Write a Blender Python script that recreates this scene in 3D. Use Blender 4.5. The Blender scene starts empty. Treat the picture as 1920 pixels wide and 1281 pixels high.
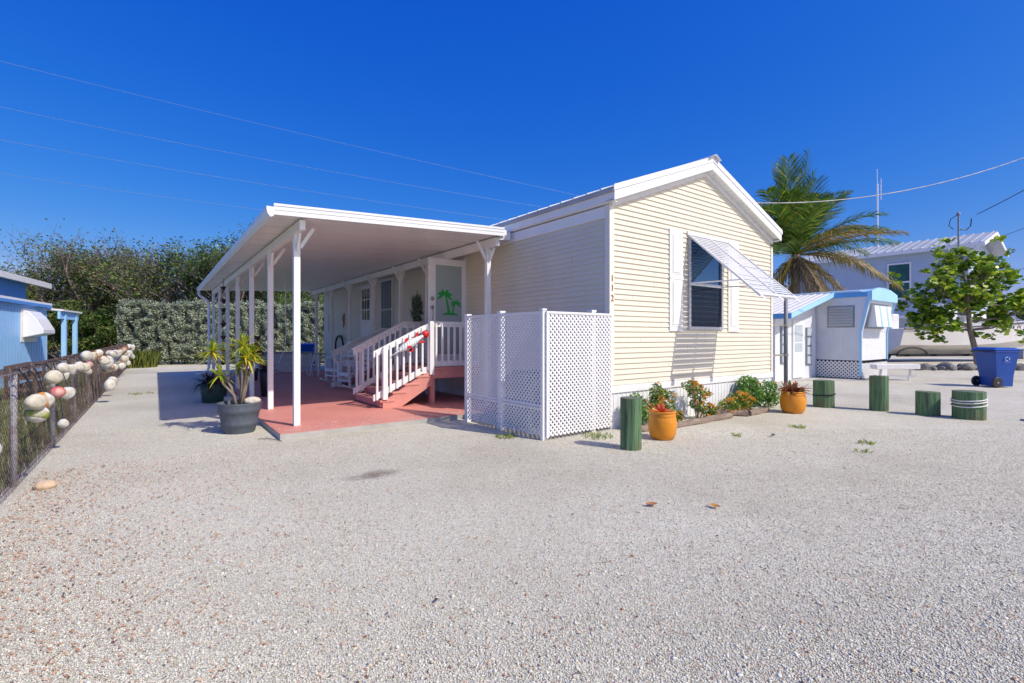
import bpy, math, random
import numpy as np
from mathutils import Vector, Matrix
R_ = math.radians
random.seed(7); rng = np.random.default_rng(7)
S = bpy.context.scene
COL = S.collection

# ------------------------------------------------------------ camera, sky, sun, exposure
cam = bpy.data.cameras.new('camera'); co = bpy.data.objects.new('camera', cam); COL.objects.link(co)
co.location = (0, 0, 1.4); co.rotation_euler = (R_(90), 0, -math.atan2(.5935, .8048))
cam.sensor_width = 36; cam.lens = 36*907/1920; cam.shift_y = -8.5/1920
cam.clip_start = .05; cam.clip_end = 3000
S.camera = co
SUN = Vector((.5, -1.27, 1.38)).normalized()
w = bpy.data.worlds.new('World'); S.world = w; w.use_nodes = True
nt = w.node_tree; bg = nt.nodes['Background']
sky = nt.nodes.new('ShaderNodeTexSky'); sky.sky_type = 'NISHITA'; sky.sun_disc = False
sky.sun_elevation = math.asin(SUN.z); sky.sun_rotation = math.atan2(SUN.x, SUN.y)
sky.air_density = 1.0; sky.dust_density = 1.2; sky.ozone_density = 5; sky.altitude = 0
hs = nt.nodes.new('ShaderNodeHueSaturation'); hs.inputs['Saturation'].default_value = 1.28
hs.inputs['Hue'].default_value = .51
nt.links.new(sky.outputs[0], hs.inputs['Color'])
sp_ = nt.nodes.new('ShaderNodeSeparateColor'); cb_ = nt.nodes.new('ShaderNodeCombineColor'); nt.links.new(hs.outputs[0], sp_.inputs[0])
for k_, (a_, p_) in enumerate(((.38, 1.5), (.676, .90), (2.4, .373))):        # deep, polarised-looking blue
    pw = nt.nodes.new('ShaderNodeMath'); pw.operation = 'POWER'; pw.inputs[1].default_value = p_; nt.links.new(sp_.outputs[k_], pw.inputs[0])
    ml_ = nt.nodes.new('ShaderNodeMath'); ml_.operation = 'MULTIPLY'; ml_.inputs[1].default_value = a_; nt.links.new(pw.outputs[0], ml_.inputs[0]); nt.links.new(ml_.outputs[0], cb_.inputs[k_])
# glow added to the sky around the sun, out of view, to fill shade
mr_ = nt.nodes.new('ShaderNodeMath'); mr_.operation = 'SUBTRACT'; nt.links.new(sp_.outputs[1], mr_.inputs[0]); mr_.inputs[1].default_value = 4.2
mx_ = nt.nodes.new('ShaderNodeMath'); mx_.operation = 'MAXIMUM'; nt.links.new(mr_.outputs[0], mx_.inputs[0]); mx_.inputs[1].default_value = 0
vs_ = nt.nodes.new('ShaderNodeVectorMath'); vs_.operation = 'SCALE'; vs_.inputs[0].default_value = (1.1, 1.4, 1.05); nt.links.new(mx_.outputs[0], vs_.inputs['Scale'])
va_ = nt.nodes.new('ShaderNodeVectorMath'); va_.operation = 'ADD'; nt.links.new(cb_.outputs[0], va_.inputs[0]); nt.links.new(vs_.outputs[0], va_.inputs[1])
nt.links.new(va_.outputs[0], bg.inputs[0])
bg.inputs[1].default_value = .15
sl = bpy.data.lights.new('sun', 'SUN'); sl.energy = 3.45; sl.angle = R_(.5); sl.color = (1, .945, .82)
so = bpy.data.objects.new('sun', sl); COL.objects.link(so)
so.rotation_euler = (-SUN).to_track_quat('-Z', 'Y').to_euler()
S.view_settings.view_transform = 'Standard'; S.view_settings.look = 'None'
S.view_settings.exposure = 0.2; S.view_settings.gamma = 1

# ------------------------------------------------------------ helpers
F = (.5935, .8048); Rt = (.8048, -.5936)
def CW(px, wd, z=0.0):
    """a point wd metres ahead of the viewpoint and to the side, on the ground plan"""
    a = (px-960)/907.
    return (wd*(F[0]+a*Rt[0]), wd*(F[1]+a*Rt[1]), z)
def ZH(py, wd): return 1.4+(632-py)/907.*wd

def node(nt, t, **k):
    n = nt.nodes.new(t)
    for a, b in k.items(): setattr(n, a, b)
    return n
def mixc(nt, fac, a, b, mode='MIX'):
    m = node(nt, 'ShaderNodeMix', data_type='RGBA', blend_type=mode)
    for s, v in ((m.inputs[0], fac), (m.inputs[6], a), (m.inputs[7], b)):
        if hasattr(v, 'links') or isinstance(v, bpy.types.NodeSocket): nt.links.new(v, s)
        elif isinstance(v, (int, float)): s.default_value = v
        else: s.default_value = (*v, 1)
    return m.outputs[2]
def ramp(nt, src, stops):
    r = node(nt, 'ShaderNodeValToRGB'); e = r.color_ramp.elements
    while len(e) < len(stops): e.new(.5)
    for i, (p, c) in enumerate(stops):
        e[i].position = p; e[i].color = (*c, 1) if len(c) == 3 else c
    nt.links.new(src, r.inputs[0]); return r.outputs[0]
def noise(nt, scale, detail=4, vec=None, rough=.55):
    n = node(nt, 'ShaderNodeTexNoise'); n.inputs['Scale'].default_value = scale
    n.inputs['Detail'].default_value = detail; n.inputs['Roughness'].default_value = rough
    if vec is not None: nt.links.new(vec, n.inputs['Vector'])
    return n
def coords(nt, sc=(1, 1, 1)):
    t = node(nt, 'ShaderNodeTexCoord'); m = node(nt, 'ShaderNodeMapping'); m.inputs['Scale'].default_value = sc
    nt.links.new(t.outputs['Object'], m.inputs['Vector']); return m.outputs[0]
def setbump(nt, p, h, strength, dist):
    b = node(nt, 'ShaderNodeBump'); b.inputs['Strength'].default_value = strength; b.inputs['Distance'].default_value = dist
    nt.links.new(h, b.inputs['Height']); nt.links.new(b.outputs[0], p.inputs['Normal'])
def new_mat(name):
    m = bpy.data.materials.new(name); m.use_nodes = True
    return m, m.node_tree, m.node_tree.nodes['Principled BSDF']
def mat(name, col, rough=.6, var=.12, scale=6, bump=.15, bd=.004, bscale=60, sc=(1, 1, 1), metal=0, dirt=None, dirt_amt=.5, spec=.5):
    m, nt, p = new_mat(name)
    v = coords(nt, sc)
    n = noise(nt, scale, 5, v)
    c2 = tuple(max(0, c*(1-var)) for c in col); c1 = tuple(min(1, c*(1+var*.6)) for c in col)
    c = ramp(nt, n.outputs[0], [(.3, c2), (.7, c1)])
    if dirt:
        d = noise(nt, scale*.6, 8, v, .7)
        f = ramp(nt, d.outputs[0], [(.52, (0, 0, 0)), (.52+.3*(1.05-dirt_amt), (dirt_amt,)*3)])
        c = mixc(nt, f, c, dirt)
    nt.links.new(c, p.inputs['Base Color'])
    p.inputs['Roughness'].default_value = rough; p.inputs['Metallic'].default_value = metal
    p.inputs['Specular IOR Level'].default_value = spec
    if bump:
        nb = noise(nt, bscale, 4, v); setbump(nt, p, nb.outputs[0], bump, bd)
    return m
def leafmat(name, stops, rough=.5, trans=.3):
    m, nt, p = new_mat(name)
    g = node(nt, 'ShaderNodeNewGeometry')
    c = ramp(nt, g.outputs['Random Per Island'], stops)
    nt.links.new(c, p.inputs['Base Color']); p.inputs['Roughness'].default_value = rough
    t = node(nt, 'ShaderNodeBsdfTranslucent'); nt.links.new(c, t.inputs[0])
    mx = node(nt, 'ShaderNodeMixShader'); mx.inputs[0].default_value = trans
    nt.links.new(p.outputs[0], mx.inputs[1]); nt.links.new(t.outputs[0], mx.inputs[2])
    nt.links.new(mx.outputs[0], nt.nodes['Material Output'].inputs[0]); return m

def rootloc(p):
    v = Vector((0, 0, 0))
    while p: v += p.location; p = p.parent
    return v
def finish(me, name, m, parent, smooth, bevel):
    o = bpy.data.objects.new(name, me); COL.objects.link(o)
    if m is not None: me.materials.append(m)
    if parent: o.parent = parent
    if smooth: me.polygons.foreach_set('use_smooth', [True]*len(me.polygons))
    if bevel:
        b = o.modifiers.new('bevel', 'BEVEL'); b.width = bevel; b.segments = 2; b.limit_method = 'ANGLE'
    return o
class MB:
    def __init__(s): s.v = []; s.f = []
    def add(s, vs, fs):
        n = len(s.v); s.v += [tuple(x) for x in vs]; s.f += [tuple(i+n for i in f) for f in fs]; return s
    def box(s, x0, x1, y0, y1, z0, z1):
        return s.add([(x, y, z) for x in (x0, x1) for y in (y0, y1) for z in (z0, z1)],
                     [(0, 1, 3, 2), (4, 6, 7, 5), (0, 4, 5, 1), (2, 3, 7, 6), (0, 2, 6, 4), (1, 5, 7, 3)])
    def bar(s, p, q, wd, h, up=(0, 0, 1)):
        p = Vector(p); q = Vector(q); d = (q-p).normalized(); u = Vector(up)
        sx = d.cross(u)
        if sx.length < 1e-4: sx = d.cross(Vector((0, 1, 0)))
        sx.normalize(); u = sx.cross(d).normalized(); sx = sx*wd/2; u = u*h/2
        return s.add([p-sx-u, p+sx-u, p+sx+u, p-sx+u, q-sx-u, q+sx-u, q+sx+u, q-sx+u],
                     [(0, 3, 2, 1), (4, 5, 6, 7), (0, 1, 5, 4), (1, 2, 6, 5), (2, 3, 7, 6), (3, 0, 4, 7)])
    def tube(s, pts, r, n=6, cap=True):
        pts = [Vector(p) for p in pts]; k = len(pts)
        rs = r if isinstance(r, (list, tuple)) else [r]*k
        vs = []; fs = []; pu = None
        for i, p in enumerate(pts):
            d = (pts[min(i+1, k-1)]-pts[max(i-1, 0)]).normalized()
            u = (pu - d*pu.dot(d)) if pu is not None else d.orthogonal()
            if u.length < 1e-5: u = d.orthogonal()
            u.normalize(); pu = u; t = d.cross(u)
            for j in range(n):
                a = 2*math.pi*j/n; vs.append(p+(u*math.cos(a)+t*math.sin(a))*rs[i])
        for i in range(k-1):
            for j in range(n):
                a = i*n+j; b = i*n+(j+1) % n; fs.append((a, b, b+n, a+n))
        if cap: fs += [tuple(range(n))[::-1], tuple(range((k-1)*n, k*n))]
        return s.add(vs, fs)
    def lathe(s, prof, c=(0, 0, 0), n=24, ax=None, wob=0):
        vs = []; fs = []; M = Matrix.Identity(3)
        if ax is not None: M = Vector((0, 0, 1)).rotation_difference(Vector(ax).normalized()).to_matrix()
        for r, z in prof:
            for j in range(n):
                a = 2*math.pi*j/n; rr = r*(1+wob*math.sin(3*a+z*9))
                vs.append(M @ Vector((rr*math.cos(a), rr*math.sin(a), z))+Vector(c))
        for i in range(len(prof)-1):
            for j in range(n):
                a = i*n+j; b = i*n+(j+1) % n; fs.append((a, b, b+n, a+n))
        if prof[0][0] > 1e-4: fs.append(tuple(range(n))[::-1])
        if prof[-1][0] > 1e-4: fs.append(tuple(range((len(prof)-1)*n, len(prof)*n)))
        return s.add(vs, fs)
    def prism(s, poly, y0, y1, axis='y'):
        """poly: list of 2-D points; axis y -> (x,z) extruded along y; x -> (y,z); z -> (x,y)"""
        n = len(poly)
        def P(a, b, t): return {'y': (a, t, b), 'x': (t, a, b), 'z': (a, b, t)}[axis]
        vs = [P(a, b, y0) for a, b in poly]+[P(a, b, y1) for a, b in poly]
        fs = [tuple(range(n)), tuple(range(n, 2*n))[::-1]]+[(i, i+n, (i+1) % n+n, (i+1) % n) for i in range(n)]
        return s.add(vs, fs)
    def sph(s, c, r, n=12, k=8, sc=(1, 1, 1)):
        prof = [(max(1e-5, r*math.sin(math.pi*i/k)), -r*math.cos(math.pi*i/k)) for i in range(k+1)]
        t = MB().lathe(prof, n=n)
        return s.add([(v[0]*sc[0]+c[0], v[1]*sc[1]+c[1], v[2]*sc[2]+c[2]) for v in t.v], t.f)
    def xf(s, M): s.v = [tuple(M @ Vector(v)) for v in s.v]; return s
    def build(s, name, m, parent=None, world=False, smooth=False, bevel=0):
        me = bpy.data.meshes.new(name); v = s.v
        if world and parent:
            L = rootloc(parent); v = [(a-L.x, b-L.y, c-L.z) for a, b, c in v]
        me.from_pydata(v, [], s.f); me.update()
        import bmesh
        bm = bmesh.new(); bm.from_mesh(me); bmesh.ops.recalc_face_normals(bm, faces=bm.faces); bm.to_mesh(me); bm.free()
        return finish(me, name, m, parent, smooth, bevel)
def npmesh(name, V, Fq, m, parent=None, smooth=False):
    """V (n,3) and Fq (k,s) numpy arrays, local coordinates"""
    me = bpy.data.meshes.new(name); k, q = Fq.shape
    me.vertices.add(len(V)); me.vertices.foreach_set('co', np.asarray(V, dtype=np.float32).ravel())
    me.loops.add(k*q); me.loops.foreach_set('vertex_index', Fq.astype(np.int32).ravel())
    me.polygons.add(k); me.polygons.foreach_set('loop_start', np.arange(0, k*q, q, dtype=np.int32))
    me.update(calc_edges=True)
    return finish(me, name, m, parent, smooth, 0)
def leaves(C, size, asp=.5, up=.3, N=None, jit=.35, bend=.25):
    """leaf-sized folded quads at points C (n,3): returns V, F with 4-vertex rhombic leaves"""
    n = len(C); a = rng.normal(size=(n, 3)); a[:, 2] *= .7; a /= np.linalg.norm(a, axis=1)[:, None]
    nn = rng.normal(size=(n, 3)); nn[:, 2] += up*3
    if N is not None: nn = nn*.6+N*1.2
    b = np.cross(nn, a); b /= np.linalg.norm(b, axis=1)[:, None]+1e-9
    c = np.cross(a, b)
    s = size*(1+jit*rng.uniform(-1, 1, n))[:, None]
    V = np.stack([C-a*s*.5, C+b*s*asp*.5+c*s*bend*.3, C+a*s*.5, C-b*s*asp*.5+c*s*bend*.3], 1).reshape(-1, 3)
    Fq = np.arange(4*n).reshape(n, 4)
    return V, Fq
def tag(o, label, cat=None, group=None, kind=None):
    if label: o['label'] = label
    if cat: o['category'] = cat
    if group: o['group'] = group
    if kind: o['kind'] = kind
    return o
def thing(name, label, cat, loc=(0, 0, 0), rz=0, group=None):
    o = bpy.data.objects.new(name, None); COL.objects.link(o); o.location = loc; o.rotation_euler = (0, 0, rz)
    o.empty_display_size = .1
    return tag(o, label, cat, group)
def copy_tree(o, parent=None, loc=None, rz=None, label=None):
    kids = [c for c in bpy.data.objects if c.parent == o]
    c = o.copy(); COL.objects.link(c); c.parent = parent
    if loc is not None: c.location = loc
    if rz is not None: c.rotation_euler = (0, 0, rz)
    if label: c['label'] = label
    for k in kids: copy_tree(k, c)
    return c

# ------------------------------------------------------------ materials
WHITE = mat('white_paint', (.84, .84, .83), .45, .05, 3, .05, .002)
WHITE_OLD = mat('weathered_white_paint', (.76, .755, .74), .55, .08, 5, .2, .002, 40, dirt=(.5, .47, .42), dirt_amt=.35)
METALW = mat('white_aluminium', (.78, .79, .80), .35, .05, 2, .03, .001)
ROOFM = mat('galvanised_roof', (.66, .68, .70), .4, .12, 3, .05, .002, metal=.3)
CREAM = mat('cream_vinyl', (.73, .685, .56), .5, .05, 1.5, .25, .006, 2.5, dirt=(.55, .48, .36), dirt_amt=.22)
CORAL = None
GREY = mat('grey_metal', (.25, .27, .30), .45, .15, 5, .05, .002, metal=.5)
BLACK = mat('black_plastic', (.02, .02, .022), .5, .2, 5, .1, .002)
RUST = mat('rusty_iron', (.13, .085, .075), .8, .5, 9, .3, .003, dirt=(.5, .46, .42), dirt_amt=.6)
GALV = mat('galvanised_post', (.52, .51, .55), .6, .2, 12, .2, .002, dirt=(.25, .12, .08), dirt_amt=.7)
CONC = mat('concrete', (.42, .41, .38), .85, .15, 5, .4, .004, 50)
SKIRT = mat('white_skirting', (.80, .81, .83), .5, .05, 4, .05, .001, dirt=(.5, .45, .38), dirt_amt=.3)
GLASSM = None

def m_coral():
    m, nt, p = new_mat('coral_painted_concrete')
    v = coords(nt)
    n = noise(nt, 1.3, 6, v, .6); c = ramp(nt, n.outputs[0], [(.3, (.60, .225, .18)), (.7, (.71, .29, .24))])
    d = noise(nt, 9, 8, v, .75); f = ramp(nt, d.outputs[0], [(.52, (0, 0, 0)), (.75, (.6,)*3)])
    c = mixc(nt, f, c, (.46, .22, .185))
    nt.links.new(c, p.inputs['Base Color']); p.inputs['Roughness'].default_value = .6
    b = noise(nt, 70, 4, v); setbump(nt, p, b.outputs[0], .2, .003); return m
CORAL = m_coral()
def m_wood(name, c1, c2, sc, rough=.8, bump=.5):
    m, nt, p = new_mat(name); v = coords(nt, sc)
    n = noise(nt, 3, 8, v, .65); c = ramp(nt, n.outputs[0], [(.25, c1), (.75, c2)])
    nt.links.new(c, p.inputs['Base Color']); p.inputs['Roughness'].default_value = rough
    setbump(nt, p, n.outputs[0], bump, .012); return m
def m_greenw():
    m, nt, p = new_mat('green_treated_wood'); v = coords(nt, (9, 9, .55)); v2 = coords(nt)
    n = noise(nt, 3, 9, v, .7); c = ramp(nt, n.outputs[0], [(.3, (.025, .045, .02)), (.42, (.075, .13, .06)), (.6, (.12, .24, .115)), (.8, (.19, .31, .17))])
    d = noise(nt, 3.5, 5, v2, .6); f = ramp(nt, d.outputs[0], [(.52, (0, 0, 0)), (.66, (.7,)*3)]); c = mixc(nt, f, c, (.15, .125, .06))
    g = node(nt, 'ShaderNodeNewGeometry'); sp = node(nt, 'ShaderNodeSeparateXYZ'); nt.links.new(g.outputs['Normal'], sp.inputs[0]); ft = ramp(nt, sp.outputs[2], [(.6, (0, 0, 0)), (.9, (.8,)*3)])
    c = mixc(nt, ft, c, (.13, .14, .10))
    nt.links.new(c, p.inputs['Base Color']); p.inputs['Roughness'].default_value = .8; setbump(nt, p, n.outputs[0], 1, .02); return m
GREENW = m_greenw()
PALEWOOD = m_wood('weathered_timber', (.12, .08, .055), (.36, .28, .22), (1, 6, 6))
BARK = m_wood('grey_bark', (.13, .10, .075), (.30, .25, .20), (4, 4, .8), bump=.8)
TWIG = mat('bare_twigs', (.25, .20, .185), .8, .25, 3, 0)
def m_glass(name, tint=(.02, .03, .035), rough=.04, tr=.6):
    m, nt, p = new_mat(name)
    g = node(nt, 'ShaderNodeBsdfGlossy'); g.inputs['Roughness'].default_value = rough
    t = node(nt, 'ShaderNodeBsdfTransparent'); t.inputs[0].default_value = (*tint, 1) if tr < 0 else (.75, .8, .82, 1)
    fr = node(nt, 'ShaderNodeFresnel'); fr.inputs[0].default_value = 3.0; g.inputs[0].default_value = (.30, .55, .95, 1)
    mx = node(nt, 'ShaderNodeMixShader'); nt.links.new(fr.outputs[0], mx.inputs[0])
    nt.links.new(t.outputs[0], mx.inputs[1]); nt.links.new(g.outputs[0], mx.inputs[2])
    nt.links.new(mx.outputs[0], nt.nodes['Material Output'].inputs[0]); return m
GLASS = m_glass('window_glass')
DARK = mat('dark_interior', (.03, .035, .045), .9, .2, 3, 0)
DARKGLASS = mat('dark_window_pane', (.02, .035, .05), .06, .1, 2, 0, spec=.9)
GREENGLASS = mat('green_shuttered_pane', (.01, .085, .07), .25, .4, 1.2, 0, spec=.6)
LAWN = leafmat('lawn_blades', [(0, (.07, .13, .02)), (.5, (.14, .19, .04)), (1, (.28, .23, .08))], trans=.2)

def m_gravel():
    m, nt, p = new_mat('gravel')
    v = coords(nt)
    wn = noise(nt, 40, 2, v); vd = node(nt, 'ShaderNodeVectorMath', operation='MULTIPLY_ADD')
    nt.links.new(wn.outputs['Color'], vd.inputs[0]); vd.inputs[1].default_value = (.006,)*3; nt.links.new(v, vd.inputs[2])
    vv = vd.outputs[0]
    vo = node(nt, 'ShaderNodeTexVoronoi'); vo.inputs['Scale'].default_value = 115; nt.links.new(vv, vo.inputs['Vector'])
    vo2 = node(nt, 'ShaderNodeTexVoronoi'); vo2.inputs['Scale'].default_value = 75; nt.links.new(vv, vo2.inputs['Vector'])
    sep = node(nt, 'ShaderNodeSeparateColor'); nt.links.new(vo.outputs['Color'], sep.inputs[0])
    sep2 = node(nt, 'ShaderNodeSeparateColor'); nt.links.new(vo2.outputs['Color'], sep2.inputs[0])
    c = ramp(nt, sep.outputs[0], [(0, (.42, .395, .31)), (.25, (.57, .55, .45)), (.6, (.68, .665, .56)), (.95, (.78, .77, .67)), (1, (.60, .45, .31))])
    f2 = ramp(nt, sep2.outputs[1], [(.86, (0, 0, 0)), (.93, (.8,)*3)])
    c2 = ramp(nt, sep2.outputs[2], [(0, (.66, .50, .38)), (.4, (.78, .75, .70)), (.8, (.48, .44, .38)), (1, (.52, .33, .22))])
    c = mixc(nt, f2, c, c2)
    big = noise(nt, .35, 6, v, .6); fb = ramp(nt, big.outputs[0], [(.30, (.74, .71, .67)), (.48, (.90, .885, .86)), (.66, (1.0, 1.0, 1.0))])
    c = mixc(nt, 1.0, c, fb, 'MULTIPLY')
    # dark oily stain on the gravel
    st = node(nt, 'ShaderNodeVectorMath', operation='SUBTRACT'); nt.links.new(v, st.inputs[0]); st.inputs[1].default_value = (1.80, 4.78, 0)
    mp = node(nt, 'ShaderNodeMapping'); mp.inputs['Rotation'].default_value = (0, 0, R_(36)); mp.inputs['Scale'].default_value = (1.5, 2.9, 1)
    nt.links.new(st.outputs[0], mp.inputs[0]); ln = node(nt, 'ShaderNodeVectorMath', operation='LENGTH'); nt.links.new(mp.outputs[0], ln.inputs[0])
    ad = node(nt, 'ShaderNodeMath', operation='ADD'); sn = noise(nt, 5, 6, v, .7); nt.links.new(sn.outputs[0], ad.inputs[0]); nt.links.new(ln.outputs['Value'], ad.inputs[1])
    fs = ramp(nt, ad.outputs[0], [(.6, (.9,)*3), (1.35, (0, 0, 0))])
    c = mixc(nt, fs, c, (.22, .19, .15))
    nt.links.new(c, p.inputs['Base Color']); p.inputs['Roughness'].default_value = .95; p.inputs['Specular IOR Level'].default_value = .2
    # bump: stones, plus low raked ridges
    inv = node(nt, 'ShaderNodeMath', operation='MULTIPLY_ADD'); nt.links.new(vo.outputs['Distance'], inv.inputs[0]); inv.inputs[1].default_value = -1; 
    tc2 = node(nt, 'ShaderNodeTexCoord'); mp2 = node(nt, 'ShaderNodeMapping', vector_type='TEXTURE'); mp2.inputs['Rotation'].default_value = (0, 0, R_(-52)); mp2.inputs['Scale'].default_value = (1.6, .34, 1)
    nt.links.new(tc2.outputs['Object'], mp2.inputs['Vector']); rz = noise(nt, 1.5, 7, mp2.outputs[0], .62)
    sx_ = node(nt, 'ShaderNodeSeparateXYZ'); nt.links.new(tc2.outputs['Object'], sx_.inputs[0]); mk = node(nt, 'ShaderNodeMapRange'); nt.links.new(sx_.outputs[0], mk.inputs[0]); mk.inputs[1].default_value = .5; mk.inputs[2].default_value = 4.5; mk.inputs[3].default_value = 1.5; mk.inputs[4].default_value = 13.0
    ml = node(nt, 'ShaderNodeMath', operation='MULTIPLY'); nt.links.new(rz.outputs[0], ml.inputs[0]); nt.links.new(mk.outputs[0], ml.inputs[1])
    nt.links.new(ml.outputs[0], inv.inputs[2])
    setbump(nt, p, inv.outputs[0], .7, .009); return m
GRAVEL = m_gravel()
def m_grassground():
    m, nt, p = new_mat('dry_lawn_soil'); v = coords(nt)
    n = noise(nt, 1.2, 8, v, .7); c = ramp(nt, n.outputs[0], [(.3, (.085, .12, .025)), (.55, (.15, .17, .045)), (.75, (.27, .22, .10))])
    nt.links.new(c, p.inputs['Base Color']); p.inputs['Roughness'].default_value = .95
    b = noise(nt, 60, 6, v); setbump(nt, p, b.outputs[0], .8, .03); return m
GRASSG = m_grassground()

# ------------------------------------------------------------ ground
def grid(name, x0, x1, y0, y1, nx, ny, m, zf=None, z=0):
    X, Y = np.meshgrid(np.linspace(x0, x1, nx), np.linspace(y0, y1, ny), indexing='ij')
    Z = np.full_like(X, z) if zf is None else zf(X, Y)+z
    V = np.stack([X, Y, Z], -1).reshape(-1, 3); I = np.arange(nx*ny).reshape(nx, ny)
    Fq = np.stack([I[:-1, :-1], I[1:, :-1], I[1:, 1:], I[:-1, 1:]], -1).reshape(-1, 4)
    return npmesh(name, V, Fq, m)
g = grid('ground', -900, 900, -900, 900, 2, 2, GRAVEL); tag(g, 'pale crushed shell gravel yard', kind='structure')
g = grid('lawn', -60, -1.12, -6, 60, 2, 2, GRASSG, z=.006); tag(g, 'patchy green lawn behind the chain link fence', kind='structure')
mb = MB(); a, b, c, d = CW(-900, 27, .008), CW(760, 30, .008), CW(760, 160, .008), CW(-900, 160, .008)
mb.add([a, b, c, d], [(0, 1, 2, 3)]); tag(mb.build('field', GRASSG), 'rough grass field beyond the hedge', kind='structure')
mb = MB(); a, b, c, d = CW(1482, 15.3, .004), CW(1700, 15.4, .004), CW(1720, 17.5, .004), CW(1480, 20, .004)
mb.add([a, b, c, d], [(0, 1, 2, 3)]); tag(mb.build('concrete_pad', CONC), 'grey concrete pad in front of the small trailer', kind='structure')
mb = MB(); a, b, c, d = CW(-400, 58, .014), CW(420, 58, .014), CW(420, 66, .014), CW(-400, 66, .014)
mb.add([a, b, c, d], [(0, 1, 2, 3)]); tag(mb.build('road', mat('far_asphalt', (.30, .29, .28), .9)), 'pale strip of road far beyond the lawn', kind='structure')

def pebbles():
    n = 230000
    wd = 1.75+5.6*rng.power(1.0, n)**1.9; a = rng.uniform(-1.12, 1.12, n)
    X = wd*(F[0]+a*Rt[0]); Y = wd*(F[1]+a*Rt[1])
    k = (X > -1.0) & ~((X > 1.3) & (Y > 7.0)) & ~((X > 4.1) & (Y > 4.9))
    qa = (X-1.80)*.81-(Y-4.78)*.59; qb = (X-1.80)*.59+(Y-4.78)*.81; k &= ~(((qa/.42)**2+(qb/.26)**2 < 1) & (rng.uniform(size=n) < .85))
    X = X[k]; Y = Y[k]; n = len(X)
    s = rng.uniform(.0026, .0058, n)*(1+(rng.uniform(size=n) > .985)*.9)
    base = np.array([(1, 0, 0), (-1, 0, 0), (0, 1, 0), (0, -1, 0), (0, 0, 1), (0, 0, -1)], float)
    fc = np.array([(0, 2, 4), (2, 1, 4), (1, 3, 4), (3, 0, 4), (2, 0, 5), (1, 2, 5), (3, 1, 5), (0, 3, 5)])
    th = rng.uniform(0, 6.28, n); c, sn = np.cos(th), np.sin(th)
    B = base[None]*np.stack([s*rng.uniform(.9, 1.5, n), s*rng.uniform(.7, 1.1, n), s*rng.uniform(.45, .8, n)], 1)[:, None, :]
    B += rng.normal(size=B.shape)*s[:, None, None]*.22
    V = np.stack([B[..., 0]*c[:, None]-B[..., 1]*sn[:, None]+X[:, None], B[..., 0]*sn[:, None]+B[..., 1]*c[:, None]+Y[:, None], B[..., 2]+(s*.35)[:, None]], -1)
    Fq = (fc[None]+6*np.arange(n)[:, None, None]).reshape(-1, 3)
    m = leafmat('loose_stone', [(0, (.38, .36, .28)), (.2, (.56, .54, .44)), (.6, (.67, .655, .55)), (.93, (.78, .77, .67)), (.955, (.58, .38, .26)), (.985, (.42, .22, .12)), (1, (.2, .14, .11))], .9, 0)
    o = npmesh('loose_gravel', V.reshape(-1, 3), Fq, m); tag(o, 'loose pale gravel stones strewn over the yard', 'gravel', kind='stuff')
pebbles()
def chips():
    # ochre and rust stone chips and leaf crumbs, thickest beside the fence
    n = 5200
    X = np.concatenate([rng.exponential(.75, n)-.95, rng.uniform(-1, 6, 1500)]); Y = np.concatenate([rng.uniform(1.0, 7, n)**1, rng.uniform(-1, 6, 1500)])
    n = len(X); s = rng.uniform(.003, .0085, n); C = np.stack([X, Y, np.full(n, .008)], 1)
    a = rng.normal(size=(n, 3)); a[:, 2] *= .25; a /= np.linalg.norm(a, axis=1)[:, None]; z = np.array([0, 0, 1.])
    b = np.cross(z, a); V = np.stack([C-a*s[:, None]*1.5, C+b*s[:, None]*.8, C+a*s[:, None]*1.5, C-b*s[:, None]*.8, C+z*s[:, None]], 1).reshape(-1, 3)
    f = np.array([(0, 1, 4), (1, 2, 4), (2, 3, 4), (3, 0, 4)]); Fq = (f[None]+5*np.arange(n)[:, None, None]).reshape(-1, 3)
    m = leafmat('rust_chips', [(0, (.40, .19, .10)), (.4, (.54, .32, .20)), (.7, (.62, .44, .31)), (.9, (.18, .09, .06)), (1, (.10, .07, .06))], .85, 0)
    o = npmesh('stone_chips', V, Fq, m); tag(o, 'rust and ochre chips scattered in the gravel near the fence', 'gravel', kind='stuff')
chips()
def blades(cx, cy, n, rad, h, seedm, name, label, cat, kind=None, group=None, lean=.5, parent=None, wd=.006):
    th = rng.uniform(0, 6.28, n); rr = rad*np.sqrt(rng.uniform(size=n)); b0 = np.stack([cx+rr*np.cos(th), cy+rr*np.sin(th), np.zeros(n)], 1)
    ph = rng.uniform(0, 6.28, n); hh = h*rng.uniform(.5, 1.1, n); ln = hh*lean*rng.uniform(.2, 1.3, n)
    dv = np.stack([np.cos(ph), np.sin(ph), 0*ph], 1); sv = np.stack([-np.sin(ph), np.cos(ph), 0*ph], 1)*wd
    m1 = b0+dv*ln[:, None]*.35+np.array([0, 0, 1])*hh[:, None]*.6; t = b0+dv*ln[:, None]+np.array([0, 0, 1])*hh[:, None]
    V = np.stack([b0-sv, b0+sv, m1+sv*.8, t, m1-sv*.8], 1).reshape(-1, 3); Fq = np.arange(5*n).reshape(n, 5)
    L = rootloc(parent) if parent else None
    o = npmesh(name, V if L is None else V-np.array(L), Fq, seedm, parent); return tag(o, label, cat, group, kind)
n = 42000
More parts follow.
